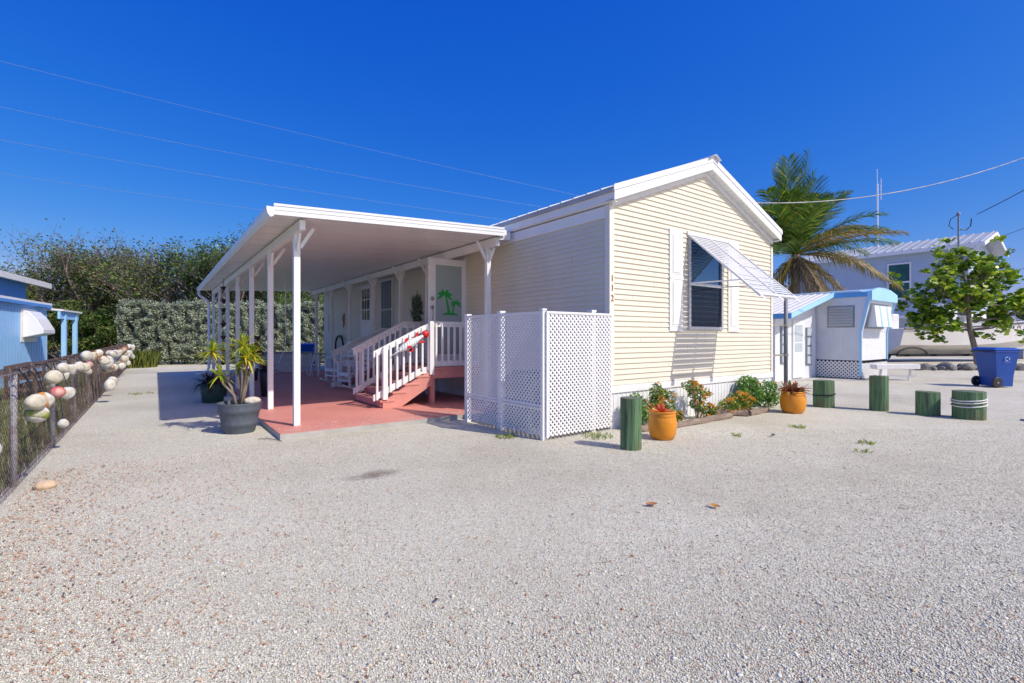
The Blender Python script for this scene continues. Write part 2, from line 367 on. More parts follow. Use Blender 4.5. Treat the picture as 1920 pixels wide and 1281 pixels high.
def lawn_blades():
    X = -1.12-rng.exponential(2.6, n); Y = rng.uniform(2, 26, n); k = ~((X < -3.0) & (Y > 16)); X = X[k]; Y = Y[k]; q = len(X)
    ph = rng.uniform(0, 6.28, q); hh = rng.uniform(.03, .10, q)*(1+.6*(X > -1.35)); dv = np.stack([np.cos(ph), np.sin(ph), 0*ph], 1); sv = np.stack([-np.sin(ph), np.cos(ph), 0*ph], 1)*.006
    b0 = np.stack([X, Y, 0*X], 1); t = b0+dv*hh[:, None]*.6+np.array([0, 0, 1])*hh[:, None]
    V = np.stack([b0-sv, b0+sv, t], 1).reshape(-1, 3)
    tag(npmesh('grass', V, np.arange(3*q).reshape(q, 3), LAWN), 'short green grass growing behind the chain link fence', 'grass', kind='stuff')
lawn_blades()

# ------------------------------------------------------------ the house
XW, YW, XE = 5.55, 5.02, 10.57
YB = 20.45; XM = (XW+XE)/2; ZE, ZA = 3.42, 4.35; Z0 = .66; CR = .0825
house = thing('mobile_home', 'cream sided mobile home with white trim and pitched metal roof', 'house', (XW, YW, 0))
def siding(mb, t0, t1, holes, top, place, zb=Z0):
    """lapped courses; place(t, d, z) -> point, d = proud of the wall"""
    z = zb
    while z < ZA+.05:
        z1 = z+CR; zz = z+CR*.5
        a, b = top(z, t0, t1); a2, b2 = top(z1, t0, t1)
        if b-a > .05:
            segs = [(a, b)]
            for h0, h1, hz0, hz1 in holes:
                if hz0 < zz < hz1:
                    ns = []
                    for s0, s1 in segs:
                        if h1 <= s0 or h0 >= s1: ns.append((s0, s1)); continue
                        if h0 > s0: ns.append((s0, h0))
                        if h1 < s1: ns.append((h1, s1))
                    segs = ns
            if b-a > 2:
                j_ = a+(b-a)*((int(z/CR)*.37+.21) % 1); segs = [q for s0, s1 in segs for q in (((s0, j_), (j_+.004, s1)) if s0+.3 < j_ < s1-.3 else ((s0, s1),))]
            for s0, s1 in segs:
                e0 = a2 if s0 == a and b2 > a2 else s0; e1 = b2 if s1 == b and b2 > a2 else s1
                if e1 < e0: e0 = e1 = (e0+e1)/2
                mb.add([place(s0, .020, z), place(s1, .020, z), place(e1, .002, z1), place(e0, .002, z1),
                        place(s0, .002, z), place(s1, .002, z)], [(0, 1, 2, 3), (4, 5, 1, 0)])
        z = z1
WX0, WX1, WZ0, WZ1 = 7.56, 8.60, 1.56, 3.14
def ftop(z, a, b):
    k = min((XE-XW)/2-.06, max(0, (4.40-z)/.377)); return XM-k, XM+k
mb = MB(); siding(mb, XW+.06, XE-.06, [(WX0, WX1, WZ0, WZ1)], ftop, lambda t, d, z: (t, YW-d, z)); fw = mb.build('front_siding', CREAM, house, True)
mb = MB(); siding(mb, YW+.06, YB, [(9.30, 10.2, Z0, 3.1)], lambda z, a, b: (a, b) if z < ZE-.12 else (0, 0), lambda t, d, z: (XW-d, t, z)); mb.build('side_siding', CREAM, house, True)
# solid core behind the siding, with the doorway and window recesses left open
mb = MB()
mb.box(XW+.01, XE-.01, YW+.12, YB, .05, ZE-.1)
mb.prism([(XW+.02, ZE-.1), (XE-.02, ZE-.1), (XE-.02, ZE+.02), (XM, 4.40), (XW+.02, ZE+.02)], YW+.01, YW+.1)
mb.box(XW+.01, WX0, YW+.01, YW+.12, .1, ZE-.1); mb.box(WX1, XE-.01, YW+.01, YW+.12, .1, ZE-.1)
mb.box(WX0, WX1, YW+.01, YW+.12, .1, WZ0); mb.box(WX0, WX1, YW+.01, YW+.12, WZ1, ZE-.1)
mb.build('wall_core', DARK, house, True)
mb = MB(); siding(mb, YW+.06, YB, [], lambda z, a, b: (a, b) if z < ZE-.1 else (0, 0), lambda t, d, z: (XE+d, t, z)); mb.build('far_side_siding', CREAM, house, True)
# corner trims, frieze, base band
mb = MB()
mb.box(XW-.034, XW+.07, YW-.022, YW+.079, Z0, 3.41); mb.build('corner_trim', mat('cream_trim', (.80, .76, .66), .5, .04), house, True, bevel=.004)
mb = MB(); mb.box(XE-.05, XE+.024, YW-.024, YW+.07, Z0-.02, ZE-.1); mb.build('corner_trim', mat('cream_trim_far', (.78, .74, .62), .5, .04), house, True, bevel=.004)
mb = MB(); mb.box(XW-.03, XE+.02, YW-.03, YW-.001, .545, .655); mb.box(XW-.032, XW-.001, YW-.001, YB, .545, .655); mb.build('base_band', WHITE, house, True, bevel=.003)
mb = MB(); mb.box(XW-.03, XW-.001, YW+.08, YB, 3.22, 3.40); mb.build('frieze_board', WHITE, house, True, bevel=.004)
# corrugated skirting
def corr(mb, t0, t1, place, z0, z1, pitch=.1, dep=.008):
    n = int((t1-t0)/pitch); pr = [(0, 0), (.62, 0), (.70, 1), (.92, 1), (1, 0)]
    pts = []
    for i in range(n):
        for a, b in pr[:-1]: pts.append((t0+(i+a)*pitch, b*dep))
    pts.append((t1, 0)); vs = []
    for t, dd in pts: vs += [place(t, dd, z0), place(t, dd, z1)]
    mb.add(vs, [(2*i, 2*i+2, 2*i+3, 2*i+1) for i in range(len(pts)-1)])
mb = MB(); corr(mb, XW, XE, lambda t, dd, z: (t, YW-.004-dd, z), 0, .545); corr(mb, YW, YB, lambda t, dd, z: (XW-.004-dd, t, z), 0, .545)
mb.build('skirting', SKIRT, house, True)
# roof: two slopes of ribbed metal, fascia, rake, ridge cap
OV = .09; YR = YW-.17; sl_ = (4.62-3.64)/(XM-(XW-OV))
def rz(x): return 3.64+sl_*((x-(XW-OV)) if x < XM else ((XE+OV)-x))
roof = MB()
for sgn in (0, 1):
    xa = XW-OV-.03 if sgn == 0 else XE+OV+.03; 
    za, zm = rz(XW-OV)-.012, 4.62
    roof.add([(xa, YR-.01, za), (XM, YR-.01, zm), (XM, YB+.1, zm), (xa, YB+.1, za), (xa, YR-.01, za-.02), (XM, YR-.01, zm-.02), (XM, YB+.1, zm-.02), (xa, YB+.1, za-.02)],
             [(0, 1, 2, 3), (4, 7, 6, 5), (0, 4, 5, 1), (3, 2, 6, 7), (0, 3, 7, 4)])
    y = YR+.25
    while y < YB:
        roof.bar((xa, y, za+.006), (XM, y, zm+.006), .03, .024); y += .3
rf = roof.build('roof', ROOFM, house, True)
cap = MB(); cap.prism([(XM-.16, 4.585), (XM, 4.665), (XM+.16, 4.585), (XM+.16, 4.578), (XM, 4.652), (XM-.16, 4.578)], YR-.07, YB+.12); cap.build('ridge_cap', ROOFM, rf, True)
for sgn in (-1, 1):
    xo = XM+sgn*(XM-XW+OV)
    f = MB(); a = 3.43; 
    f.prism([(xo, a), (XM, 4.41), (XM, 4.55), (xo, a+.14)][::1], YR, YR+.025); f.build('rake_board', WHITE, rf, True)
    f = MB(); f.prism([(xo+sgn*.02, a+.135), (XM, 4.545), (XM, 4.64), (xo+sgn*.02, a+.225)], YR-.012, YR+.012); f.build('rake_trim', METALW, rf, True)
    f = MB()
    f.prism([(xo, a+.01), (XM, 4.42), (XM, 4.43), (xo, a+.02)], YR+.025, YW)
    nn = 24
    for i in range(nn):
        x = xo+(XM-xo)*(i+.5)/nn; zz = a+.008+(4.418-a-.008)*(i+.5)/nn; f.bar((x, YR+.03, zz), (x, YW, zz), .008, .006)
    f.build('soffit', WHITE_OLD, rf, True)
    f = MB(); zb = lambda x: ZE+.0+(ZA-ZE)*(1-abs(x-XM)/(XE-XM))
    f.prism([(xo-sgn*OV, 3.37), (XM, 4.33), (XM, 4.425), (xo-sgn*OV, 3.47)], YW-.035, YW-.004); f.build('gable_trim', WHITE_OLD, rf, True)
f = MB(); f.box(XW-OV, XW-OV+.02, YR+.025, YB, 3.43, 3.555); f.box(XE+OV-.02, XE+OV, YR+.025, YB, 3.43, 3.56); f.build('eave_fascia', WHITE, rf, True)
f = MB(); f.box(XW-OV-.03, XW-OV+.01, YR+.013, YB, 3.558, 3.612); f.build('drip_edge', mat('dull_drip_metal', (.42, .43, .45), .5, .2, 2, 0, dirt=(.3, .27, .22)), rf, True)
f = MB(); f.box(XW-OV+.02, XW, YR+.03, YB, 3.415, 3.43); f.box(XE, XE+OV-.02, YR+.03, YB, 3.43, 3.445); f.build('eave_soffit', WHITE_OLD, rf, True)
# front window with blind
win = MB()
for a in ((WX0-.03, WX0+.03, WZ0-.03, WZ1+.03), (WX1-.03, WX1+.03, WZ0-.03, WZ1+.03)): win.box(a[0], a[1], YW-.045, YW+.03, a[2], a[3])
win.box(WX0+.03, WX1-.03, YW-.043, YW+.03, WZ0-.03, WZ0+.025); win.box(WX0+.03, WX1-.03, YW-.043, YW+.03, WZ1-.025, WZ1+.03)
win.box(WX0+.03, WX1-.03, YW-.036, YW+.0, 2.31, 2.37)
wn = win.build('window', mat('bare_aluminium', (.55, .56, .58), .4, .15, 20, .1, .001, metal=.6), house, True, bevel=.003)
mb = MB(); mb.add([(WX0+.03, YW-.012, WZ0), (WX1-.03, YW-.012, WZ0), (WX1-.03, YW-.012, WZ1), (WX0+.03, YW-.012, WZ1)], [(0, 1, 2, 3)]); mb.build('pane', GLASS, wn, True)
SCR = bpy.data.materials.new('insect_screen_mesh'); SCR.use_nodes = True; n_t = SCR.node_tree; t_ = n_t.nodes.new('ShaderNodeBsdfTransparent'); m_x = n_t.nodes.new('ShaderNodeMixShader'); m_x.inputs[0].default_value = .62
n_t.nodes['Principled BSDF'].inputs['Base Color'].default_value = (.012, .016, .03, 1); n_t.nodes['Principled BSDF'].inputs['Roughness'].default_value = .8
n_t.links.new(t_.outputs[0], m_x.inputs[1]); n_t.links.new(n_t.nodes['Principled BSDF'].outputs[0], m_x.inputs[2]); n_t.links.new(m_x.outputs[0], n_t.nodes['Material Output'].inputs[0])
mb = MB(); mb.add([(WX0+.03, YW-.03, WZ0+.025), (WX1-.03, YW-.03, WZ0+.025), (WX1-.03, YW-.03, 2.31), (WX0+.03, YW-.03, 2.31)], [(0, 1, 2, 3)]); mb.build('insect_screen', SCR, wn, True)
mb = MB()
z = WZ0+.03
while z < WZ1-.02:
    mb.bar((WX0+.05, YW+.05, z), (WX1-.05, YW+.05, z), .022, .003, up=(0, -.75, .65)); z += .026
mb.build('blind', mat('grey_blind', (.07, .085, .11), .6), wn, True)
# shutters
for x0, x1 in ((6.99, 7.36), (8.82, 9.19)):
    s = MB(); s.box(x0, x1, YW-.035, YW-.012, 1.5, 3.24)
    for za, zb_ in ((1.58, 2.36), (2.47, 3.16)):
        s.box(x0+.06, x1-.06, YW-.041, YW-.035, za, zb_); s.box(x0+.085, x1-.085, YW-.05, YW-.041, za+.03, zb_-.03)
    s.box(x0-.006, x1+.006, YW-.042, YW-.036, 2.385, 2.445)
    s.build('shutter', WHITE, house, True, bevel=.004)
# house numbers
for i, (ch, z) in enumerate((('1', 2.245), ('1', 2.10), ('2', 1.945))):
    cu = bpy.data.curves.new('digit', 'FONT'); cu.body = ch; cu.size = .135; cu.extrude = .004; cu.align_x = 'CENTER'
    to = bpy.data.objects.new('tmp', cu); COL.objects.link(to); bpy.context.view_layer.update()
    me = bpy.data.meshes.new_from_object(to); bpy.data.objects.remove(to)
    o = bpy.data.objects.new('house_number', me); COL.objects.link(o); o.parent = house
    if i == 0: BRONZE = mat('bronze', (.42, .22, .10), .4, .1, 5, 0, metal=.4)
    me.materials.clear(); me.materials.append(BRONZE)
    o.rotation_euler = (R_(90), 0, 0); o.location = (XW+.022-XW, -.028, z); o['label'] = 'bronze digit %s on the corner trim' % ch
# bahama awning shutter
AW = [(7.54, 5.0, 3.20), (8.79, 5.0, 3.20)]; AB = [(7.54, 3.77, 2.07), (8.79, 3.77, 2.07)]
def aw(t, s): return (7.54+1.25*t, 5.0-1.23*s, 3.20-1.13*s)
aup = Vector((0, -1.13, 1.23)).normalized(); aup = Vector((0, -.677, .736))
m_ = MB()
for t in (0, .5, 1): m_.bar(aw(t, 0), aw(t, 1), .035, .03, up=aup)
m_.bar(aw(-.015, 0), aw(1.015, 0), .06, .034, up=aup); m_.bar(aw(-.015, 1), aw(1.015, 1), .06, .034, up=aup); m_.box(7.5, 8.84, 4.985, 5.004, 3.18, 3.26)
for t in (.03, .5, .97): m_.bar(aw(t, 1.0), aw(t, 1.07), .09, .006, up=aup)
awn = m_.build('awning_shutter', METALW, house, True)
m_ = MB(); n_ = 25
for i in range(n_):
    s_ = .045+.93*i/n_
    for a0, a1 in ((.02, .487), (.513, .98)):
        p = Vector(aw(a0, s_)); q = Vector(aw(a1, s_)); m_.bar(p, q, .050, .004, up=Vector((0, -.6, .8)))
m_.build('louvre_slats', mat('louvre_grey_white', (.66, .68, .70), .4, .05, 3, 0), awn, True)
for a_, b_ in (((7.53, 4.99, 2.34), aw(-.006, .78)), ((8.63, 4.99, 2.34), aw(1.0, .78))):
    m_ = MB(); m_.bar(a_, b_, .02, .02); m_.build('prop_arm', METALW, awn, True)
# side window with vertical blind (beyond the door) and second door
m_ = MB(); y0, y1, z0, z1 = 13.28, 14.2, 1.30, 3.12
m_.box(XW-.05, XW-.012, y0, y1, z0, z1); ws = m_.build('window', WHITE_OLD, house, True)
m_ = MB(); m_.box(XW-.056, XW-.05, y0+.07, y1-.07, z0+.06, 2.18); m_.box(XW-.056, XW-.05, y0+.07, y1-.07, 2.24, z1-.07); m_.build('pane', DARKGLASS, ws, True)
m_ = MB()
for i in range(6): m_.box(XW-.06, XW-.056, y0+.11+i*.13, y0+.17+i*.13, z0+.07, z1-.08)
m_.build('vertical_blind', mat('blue_grey_slats', (.24, .30, .38), .5), ws, True)
m_ = MB(); m_.box(XW-.05, XW-.012, 14.98, 15.95, .80, 3.10); d2 = m_.build('back_door', WHITE, house, True, bevel=.004)
m_ = MB(); m_.box(XW-.056, XW-.05, 15.12, 15.80, 1.95, 2.95); pn = m_.build('pane', DARKGLASS, d2, True)
m_ = MB()
for y in (15.345, 15.57): m_.box(XW-.064, XW-.056, y-.015, y+.015, 1.95, 2.95)
for z in (2.28, 2.61): m_.box(XW-.065, XW-.057, 15.12, 15.80, z-.015, z+.015)
m_.build('muntins', WHITE, pn, True)
m_ = MB(); m_.box(XW-.07, XW-.05, 15.09, 15.83, 1.90, 1.95); m_.box(XW-.056, XW-.05, 15.15, 15.77, 1.0, 1.75); m_.build('door_panel', WHITE, d2, True)
m_ = MB(); m_.box(XW-.12, XW-.012, 19.2, 19.45, 1.6, 2.3); m_.build('electric_panel', mat('panel_beige', (.55, .54, .47), .5), house, True, bevel=.005)
# front door opening frame + open glass door
m_ = MB(); m_.box(XW-.03, XW+.05, 9.22, 9.30, .79, 3.16); m_.box(XW-.03, XW+.05, 10.2, 10.28, .79, 3.16); m_.box(XW-.03, XW+.05, 9.30, 10.2, 3.1, 3.16)
m_.build('door_frame', WHITE, house, True)
DY = 9.24; dz0, dz1 = .83, 3.08; dx0, dx1 = 4.62, 5.52
m_ = MB(); m_.box(dx0, dx0+.17, DY-.02, DY+.02, dz0, dz1); m_.box(dx1-.09, dx1, DY-.02, DY+.02, dz0, dz1)
m_.box(dx0+.17, dx1-.09, DY-.02, DY+.02, dz1-.14, dz1); m_.box(dx0+.17, dx1-.09, DY-.02, DY+.02, dz0, dz0+.2)
door = m_.build('front_door', WHITE, house, True, bevel=.004)
m_ = MB(); m_.box(dx0+.17, dx1-.09, DY-.008, DY+.008, dz0+.2, dz1-.14); gl = m_.build('glass_panel', mat('frosted_glass', (.36, .44, .44), .18, .04, 1, 0, spec=.8), door, True)
m_ = MB()
for z in (2.21,): m_.lathe([(.045, 0), (.045, .012), (.03, .02), (.022, .035), (.0001, .037)], (dx0+.085, DY-.02, z), 14, ax=(0, -1, 0))
m_.build('lock', mat('brushed_nickel_lock', (.42, .40, .37), .3, .1, 5, 0, metal=.9), door, True, smooth=True); m_ = MB()
m_.lathe([(.045, 0), (.045, .012), (.03, .02), (.022, .035), (.0001, .037)], (dx0+.085, DY-.02, 2.03), 14, ax=(0, -1, 0))
m_.tube([(dx0+.085, DY-.03, 2.0), (dx0+.085, DY-.07, 1.93), (dx0+.085, DY-.07, 1.83), (dx0+.085, DY-.03, 1.77)], .009); m_.build('handle', mat('brushed_nickel', (.42, .40, .37), .3, .1, 5, 0, metal=.9), door, True, smooth=True)
def palm_decal(cx, z0, h, lean, sc):
    y = DY-.0105; out = MB(); pts = []
    tr = [(cx+lean*(t**1.6), z0+h*t) for t in [i/8 for i in range(9)]]
    for i in range(8):
        (xa, za), (xb, zb_) = tr[i], tr[i+1]; wa = .02*sc*(1.3-.7*i/8); wb = .02*sc*(1.3-.7*(i+1)/8)
        out.add([(xa-wa, y, za), (xa+wa, y, za), (xb+wb, y, zb_), (xb-wb, y, zb_)], [(0, 1, 2, 3)])
    tx, tz = tr[-1]
    for k, a in enumerate((-12, 22, 62, 112, 152, 190)):
        L = .15*sc; a = R_(a); pr = None
        for i in range(6):
            t0_, t1_ = i/6, (i+1)/6
            P = lambda t: (tx+L*t*math.cos(a), tz+L*t*math.sin(a)-.085*sc*t*t)
            (xa, za), (xb, zb_) = P(t0_), P(t1_)
            w0 = .034*sc*math.sin(math.pi*min(1, .15+t0_*.85)); w1 = .034*sc*math.sin(math.pi*min(1, .15+t1_*.85))
            out.add([(xa, y-.0003*k, za+w0*.4), (xa, y-.0003*k, za-w0*1.4), (xb, y-.0003*k, zb_-w1*1.4), (xb, y-.0003*k, zb_+w1*.4)], [(0, 1, 2, 3)])
    return out
dec = palm_decal(5.11, 1.90, .44, -.10, 1.35); d2_ = palm_decal(5.20, 1.90, .25, .08, .95); dec.add(d2_.v, d2_.f)
dec.add([(5.14+.2*math.cos(i*math.pi/10), DY-.0118, 1.875+.05*math.sin(i*math.pi/10)) for i in range(11)], [tuple(range(11))])
dec.build('palm_decal', mat('green_vinyl', (.01, .36, .05), .4, .03, 2, 0), door, True)

# ------------------------------------------------------------ patio slab and carport
m_ = MB(); m_.box(1.36, 5.52, 7.14, 20.4, -.05, .076)
slab = tag(m_.build('patio', CONC), 'coral painted concrete patio under the carport', kind='structure')
m_ = MB(); m_.box(1.362, 5.518, 7.142, 20.398, .077, .082); m_.build('painted_top', CORAL, slab)
def blown():
    n = 700; X = rng.uniform(1.4, 5.4, n); Y = 7.16+rng.exponential(.45, n); Y = np.minimum(Y, 19); s = rng.uniform(.004, .009, n)
    base = np.array([(1, 0, 0), (-1, 0, 0), (0, 1, 0), (0, -1, 0), (0, 0, 1), (0, 0, -.3)], float); fc = np.array([(0, 2, 4), (2, 1, 4), (1, 3, 4), (3, 0, 4)])
    V = base[None]*s[:, None, None]+np.stack([X, Y, np.full(n, .084)], 1)[:, None, :]; Fq = (fc[None]+6*np.arange(n)[:, None, None]).reshape(-1, 3)
    tag(npmesh('blown_gravel', V.reshape(-1, 3), Fq, mat('blown_stone', (.58, .55, .48), .9)), 'loose stones blown onto the coral patio', 'gravel', kind='stuff')
blown()
XO, XI = 1.69, 5.07
cp = thing('carport', 'white flat roofed aluminium carport over the coral patio', 'carport', (XO, 7.65, .08))
def croof(x): return 3.06+(3.24-3.06)*(x-1.29)/(5.08-1.29)
r = MB(); YF = 7.2; ye = 20.75
r.add([(1.30, YF+.02, croof(1.3)+.02), (5.2, YF+.02, croof(5.2)+.02), (5.2, ye, croof(5.2)+.02), (1.30, ye, croof(1.3)+.02),
       (1.30, YF+.02, croof(1.3)+.12), (5.2, YF+.02, croof(5.2)+.12), (5.2, ye, croof(5.2)+.12), (1.30, ye, croof(1.3)+.12)],
      [(0, 1, 2, 3), (4, 7, 6, 5), (0, 4, 5, 1), (1, 5, 6, 2), (2, 6, 7, 3), (3, 7, 4, 0)])
SOFF = mat('carport_panel', (.80, .79, .765), .3, .04, .8, .04, .002, 30)
cr = r.build('roof', SOFF, cp, True)
r = MB()
for yy in np.arange(7.5, 20.6, .61):
    for xx0, xx1 in ((1.32, 5.18),): r.bar((xx0, yy, croof(xx0)+.0185), (xx1, yy, croof(xx1)+.0185), .010, .004)
r.build('panel_joints', mat('joint_grey', (.62, .61, .60), .5), cr, True)  # grey strips mark the seams between ceiling panels
r = MB(); r.add([], [])
def fprof(y0, y1, z0, z1, off=0): 
    r.add([(1.29, y0, croof(1.29)+z0), (5.12, y0, croof(5.12)+z0), (5.12, y0, croof(5.12)+z1), (1.29, y0, croof(1.29)+z1),
           (1.29, y1, croof(1.29)+z0), (5.12, y1, croof(5.12)+z0), (5.12, y1, croof(5.12)+z1), (1.29, y1, croof(1.29)+z1)],
          [(0, 1, 2, 3), (4, 7, 6, 5), (0, 4, 5, 1), (1, 5, 6, 2), (2, 6, 7, 3), (3, 7, 4, 0)])
fprof(YF-.02, YF+.018, 0, .06); fprof(YF-.026, YF+.018, .062, .115); fprof(YF-.034, YF+.018, .117, .15)
r.build('front_fascia', METALW, cr, True)
r = MB(); r.prism([(1.20, 3.16), (1.29, 3.16), (1.29, 3.04), (1.25, 3.02), (1.215, 3.06), (1.20, 3.12)], YF-.03, ye)
gut = r.build('gutter', METALW, cr, True)
r = MB(); r.prism([(5.12, 3.22), (5.46, 3.25), (5.46, 3.40), (5.12, 3.385)], 7.45, ye); r.prism([(5.10, 3.21), (5.13, 3.21), (5.13, 3.36), (5.10, 3.36)], YF-.015, ye); r.build('wall_flashing', METALW, cr, True)
r = MB(); r.box(XO-.04, XO+.04, 7.32, 20.6, 2.93, 3.07); r.build('beam', WHITE, cp, True, bevel=.004)
r = MB(); r.box(XI-.04, XI+.04, 7.32, 20.5, 3.08, 3.235); r.build('beam', WHITE, cp, True, bevel=.004)
def carport_post(x, y, zt, parent):
    r = MB(); r.box(x-.045, x+.045, y-.045, y+.045, .083, zt-.0); p = r.build('post', WHITE, parent, True, bevel=.006)
    r = MB(); g_ = .2
    for s in (-1, 1): r.bar((x, y+s*.05, zt-.24), (x, y+s*.22, zt-.015), .05, .035, up=(1, 0, 0))
    r.bar((x+(.05 if x < 3 else -.05), y, zt-.2), (x+(.24 if x < 3 else -.24), y, zt+.11), .05, .03, up=(0, 1, 0))
    r.build('bracket', WHITE, p, True)
    r = MB()
    for s in (-1, 1):
        for zz in (.12, .17, zt-.06, zt-.28): r.lathe([(.009, 0), (.009, .006), (.0001, .008)], (x-.0, y-.045, zz), 6, ax=(0, -1, 0)) if s == 1 else r.lathe([(.009, 0), (.009, .006), (.0001, .008)], (x-.045, y+.0, zz), 6, ax=(-1, 0, 0))
    
for i, y in enumerate((7.69, 9.72, 11.85, 14.05, 16.2, 18.3, 20.4)): carport_post(XO, y, 2.93, cp)
for i, y in enumerate((7.65, 10.16, 11.68, 13.6, 15.72, 17.72, 19.75)): carport_post(XI, y, 3.08, cp)
r = MB(); r.tube([(1.25, 20.62, 3.03), (1.27, 20.62, 2.9), (1.5, 20.6, 2.72), (1.56, 20.58, 2.55), (1.56, 20.58, .3), (1.5, 20.5, .14), (1.15, 20.3, .06)], .045, 8)
r.build('downspout', METALW, cp, True, smooth=True)
# rain chain with cups hanging from the beam
rc = thing('rain_chain', 'dark bell cup rain chain hanging from the carport beam', 'wind chime', (1.5, 15.4, 3.03))
r = MB(); r.tube([(0, 0, 0), (0, 0, -2.35)], .008, 5); r.build('chain', BLACK, rc)
CUP = mat('bronze_cup', (.10, .06, .05), .4, .2, 5, 0, metal=.6)
for k, z in enumerate((-.25, -.6, -.85, -1.25, -1.6, -1.95, -2.3)):
    r = MB(); r.lathe([(.02, -.10), (.035, -.09), (.075, -.01), (.085, 0), (.07, -.01), (.02, -.08)], (0, 0, z), 10); r.build('cup', CUP, rc, smooth=True)
rp = MB(); rp.tube([(2.6, 13.0, 3.1), (2.6, 13.02, 2.2), (2.62, 13.0, 1.5), (2.58, 13.0, 1.1), (2.44, 12.98, .76)], .012, 5)
tag(rp.build('rope', WHITE_OLD, None, smooth=True), 'frayed white rope dangling from the carport ceiling', 'rope')

# ------------------------------------------------------------ entry stairs
st = thing('entry_stairs', 'coral wooden steps and landing with white picket railings', 'stairs', (3.33, 8.6, .08))
CW_ = m_wood('coral_painted_wood', (.58, .24, .195), (.72, .32, .27), (2, 2, 2), .6, .15)
SX = [3.33, 3.57, 3.81, 4.07, 4.34]; SZ = [.23, .37, .51, .65, .79]; SY0, SY1 = 8.6, 10.08
for i in range(4):
    r = MB(); r.box(SX[i], SX[i+1]+.04, SY0-.012, SY1+.012, SZ[i]-.04, SZ[i]); r.box(SX[i]+.025, SX[i]+.045, SY0+.04, SY1-.04, SZ[i]-.135, SZ[i]-.041); r.build('tread', CW_, st, True, bevel=.006)
for y in (SY0, SY1-.04):
    r = MB(); poly = [(3.36, .083), (3.72, .083), (4.36, .50), (4.36, .75)]
    for i in (3, 2, 1, 0): poly += [(SX[i+1], SZ[i]-.042), (SX[i]+.05, SZ[i]-.042)] if i < 4 else []
    r.prism([(3.38, .083), (3.75, .083), (4.38, .46), (4.38, .745), (4.10, .605), (3.84, .465), (3.6, .325), (3.38, .186)], y, y+.038); r.build('stringer', CW_, st, True)
r = MB()
for x in np.arange(4.34, 5.50, .145): r.box(x, min(5.5, x+.14), SY0-.02, 10.9, .755, .79)
r.build('landing_deck', CW_, st, True, bevel=.004)
r = MB(); r.box(4.381, 5.50, SY0, SY0+.04, .58, .752); r.box(4.381, 5.50, 10.84, 10.88, .58, .752); r.box(4.381, 4.42, SY0+.041, 10.839, .58, .752); r.build('rim_joist', CW_, st, True)
for x, y in ((4.42, 8.67), (5.3, 8.67), (4.42, 10.8), (5.3, 10.8)):
    r = MB(); r.box(x-.045, x+.045, y-.03, y+.06, .083, .58); r.build('leg', CW_, st, True)
def railing(Y, x0, z0, x1, z1, x2, parent, n1=9, n2=8, cap=False, face=-1, m=WHITE, bot=True):
    """sloped run x0..x1, level run x1..x2"""
    rr = MB(); s_ = (z1-z0)/(x1-x0)
    rr.prism([(x0, z0-.115), (x0, z0), (x1, z1), (x2, z1), (x2, z1-.11), (x1, z1-.11)], Y, Y+.04)
    if cap:
        rr.bar((x0-.03, Y+.02, z0+.012), (x1, Y+.02, z1+.014), .14, .028); rr.box(x1-.01, x2, Y-.05, Y+.09, z1+.002, z1+.03)
    rr.build('handrail', m, parent, True, bevel=.004)
    rr = MB(); zb0 = z0-.86; 
    rr.prism([(x0, zb0-.06), (x0, zb0+.06), (x1-.22, zb0+.06+s_*(x1-x0-.22)), (x1-.03, zb0+.07+s_*(x1-x0-.22)), (x1-.03, zb0-.04+s_*(x1-x0-.22)), (x1-.22, zb0-.07+s_*(x1-x0-.22))], Y, Y+.036)
    rr.box(x1+.05, x2, Y, Y+.036, z1-.90, z1-.79); rr.build('bottom_rail', m, parent, True, bevel=.003)
    yb = Y-.036 if face < 0 else Y+.041
    def pick(x, za, zt):
        b = MB(); b.add([(x-.018, yb, za), (x+.018, yb, za), (x+.018, yb+.034, za), (x-.018, yb+.034, za),
               (x-.018, yb, zt-.03), (x+.018, yb, zt-.03), (x+.018, yb+.034, zt), (x-.018, yb+.034, zt)],
              [(0, 3, 2, 1), (4, 5, 6, 7), (0, 1, 5, 4), (1, 2, 6, 5), (2, 3, 7, 6), (3, 0, 4, 7)]); b.build('baluster', m, parent, True)
    for i in range(n1):
        x = x0+.06+(x1-x0-.14)*i/(n1-1); zt = z0+s_*(x-x0)-.02; za = max(zt-.9, z1-.95) if x > x1-.25 else zt-.9
        pick(x, za, zt)
    for i in range(n2):
        x = x1+.09+(x2-x1-.13)*i/(n2-1); pick(x, z1-.88, z1-.03)
railing(8.645, 3.22, 1.13, 4.40, 1.71, 5.5, st)
for (x, za, zt) in ((3.42, .24, 1.22), (4.37, .66, 1.705)):
    r = MB(); r.box(x-.045, x+.045, 8.56, 8.642, za, zt-.03); r.add([(x-.045, 8.56, zt-.029), (x+.045, 8.56, zt-.029), (x+.045, 8.642, zt-.029), (x-.045, 8.642, zt-.029), (x-.03, 8.575, zt), (x+.03, 8.575, zt), (x+.03, 8.627, zt), (x-.03, 8.627, zt)],
          [(4, 5, 6, 7), (0, 1, 5, 4), (1, 2, 6, 5), (2, 3, 7, 6), (3, 0, 4, 7)]); r.build('newel_post', WHITE, st, True, bevel=.003)
railing(10.0, 3.3, 1.13, 4.40, 1.71, 5.0, st, cap=True, n2=4)
r = MB(); r.box(3.45, 3.54, 10.04, 10.12, .083, 1.1); r.build('newel_post', WHITE, st, True)
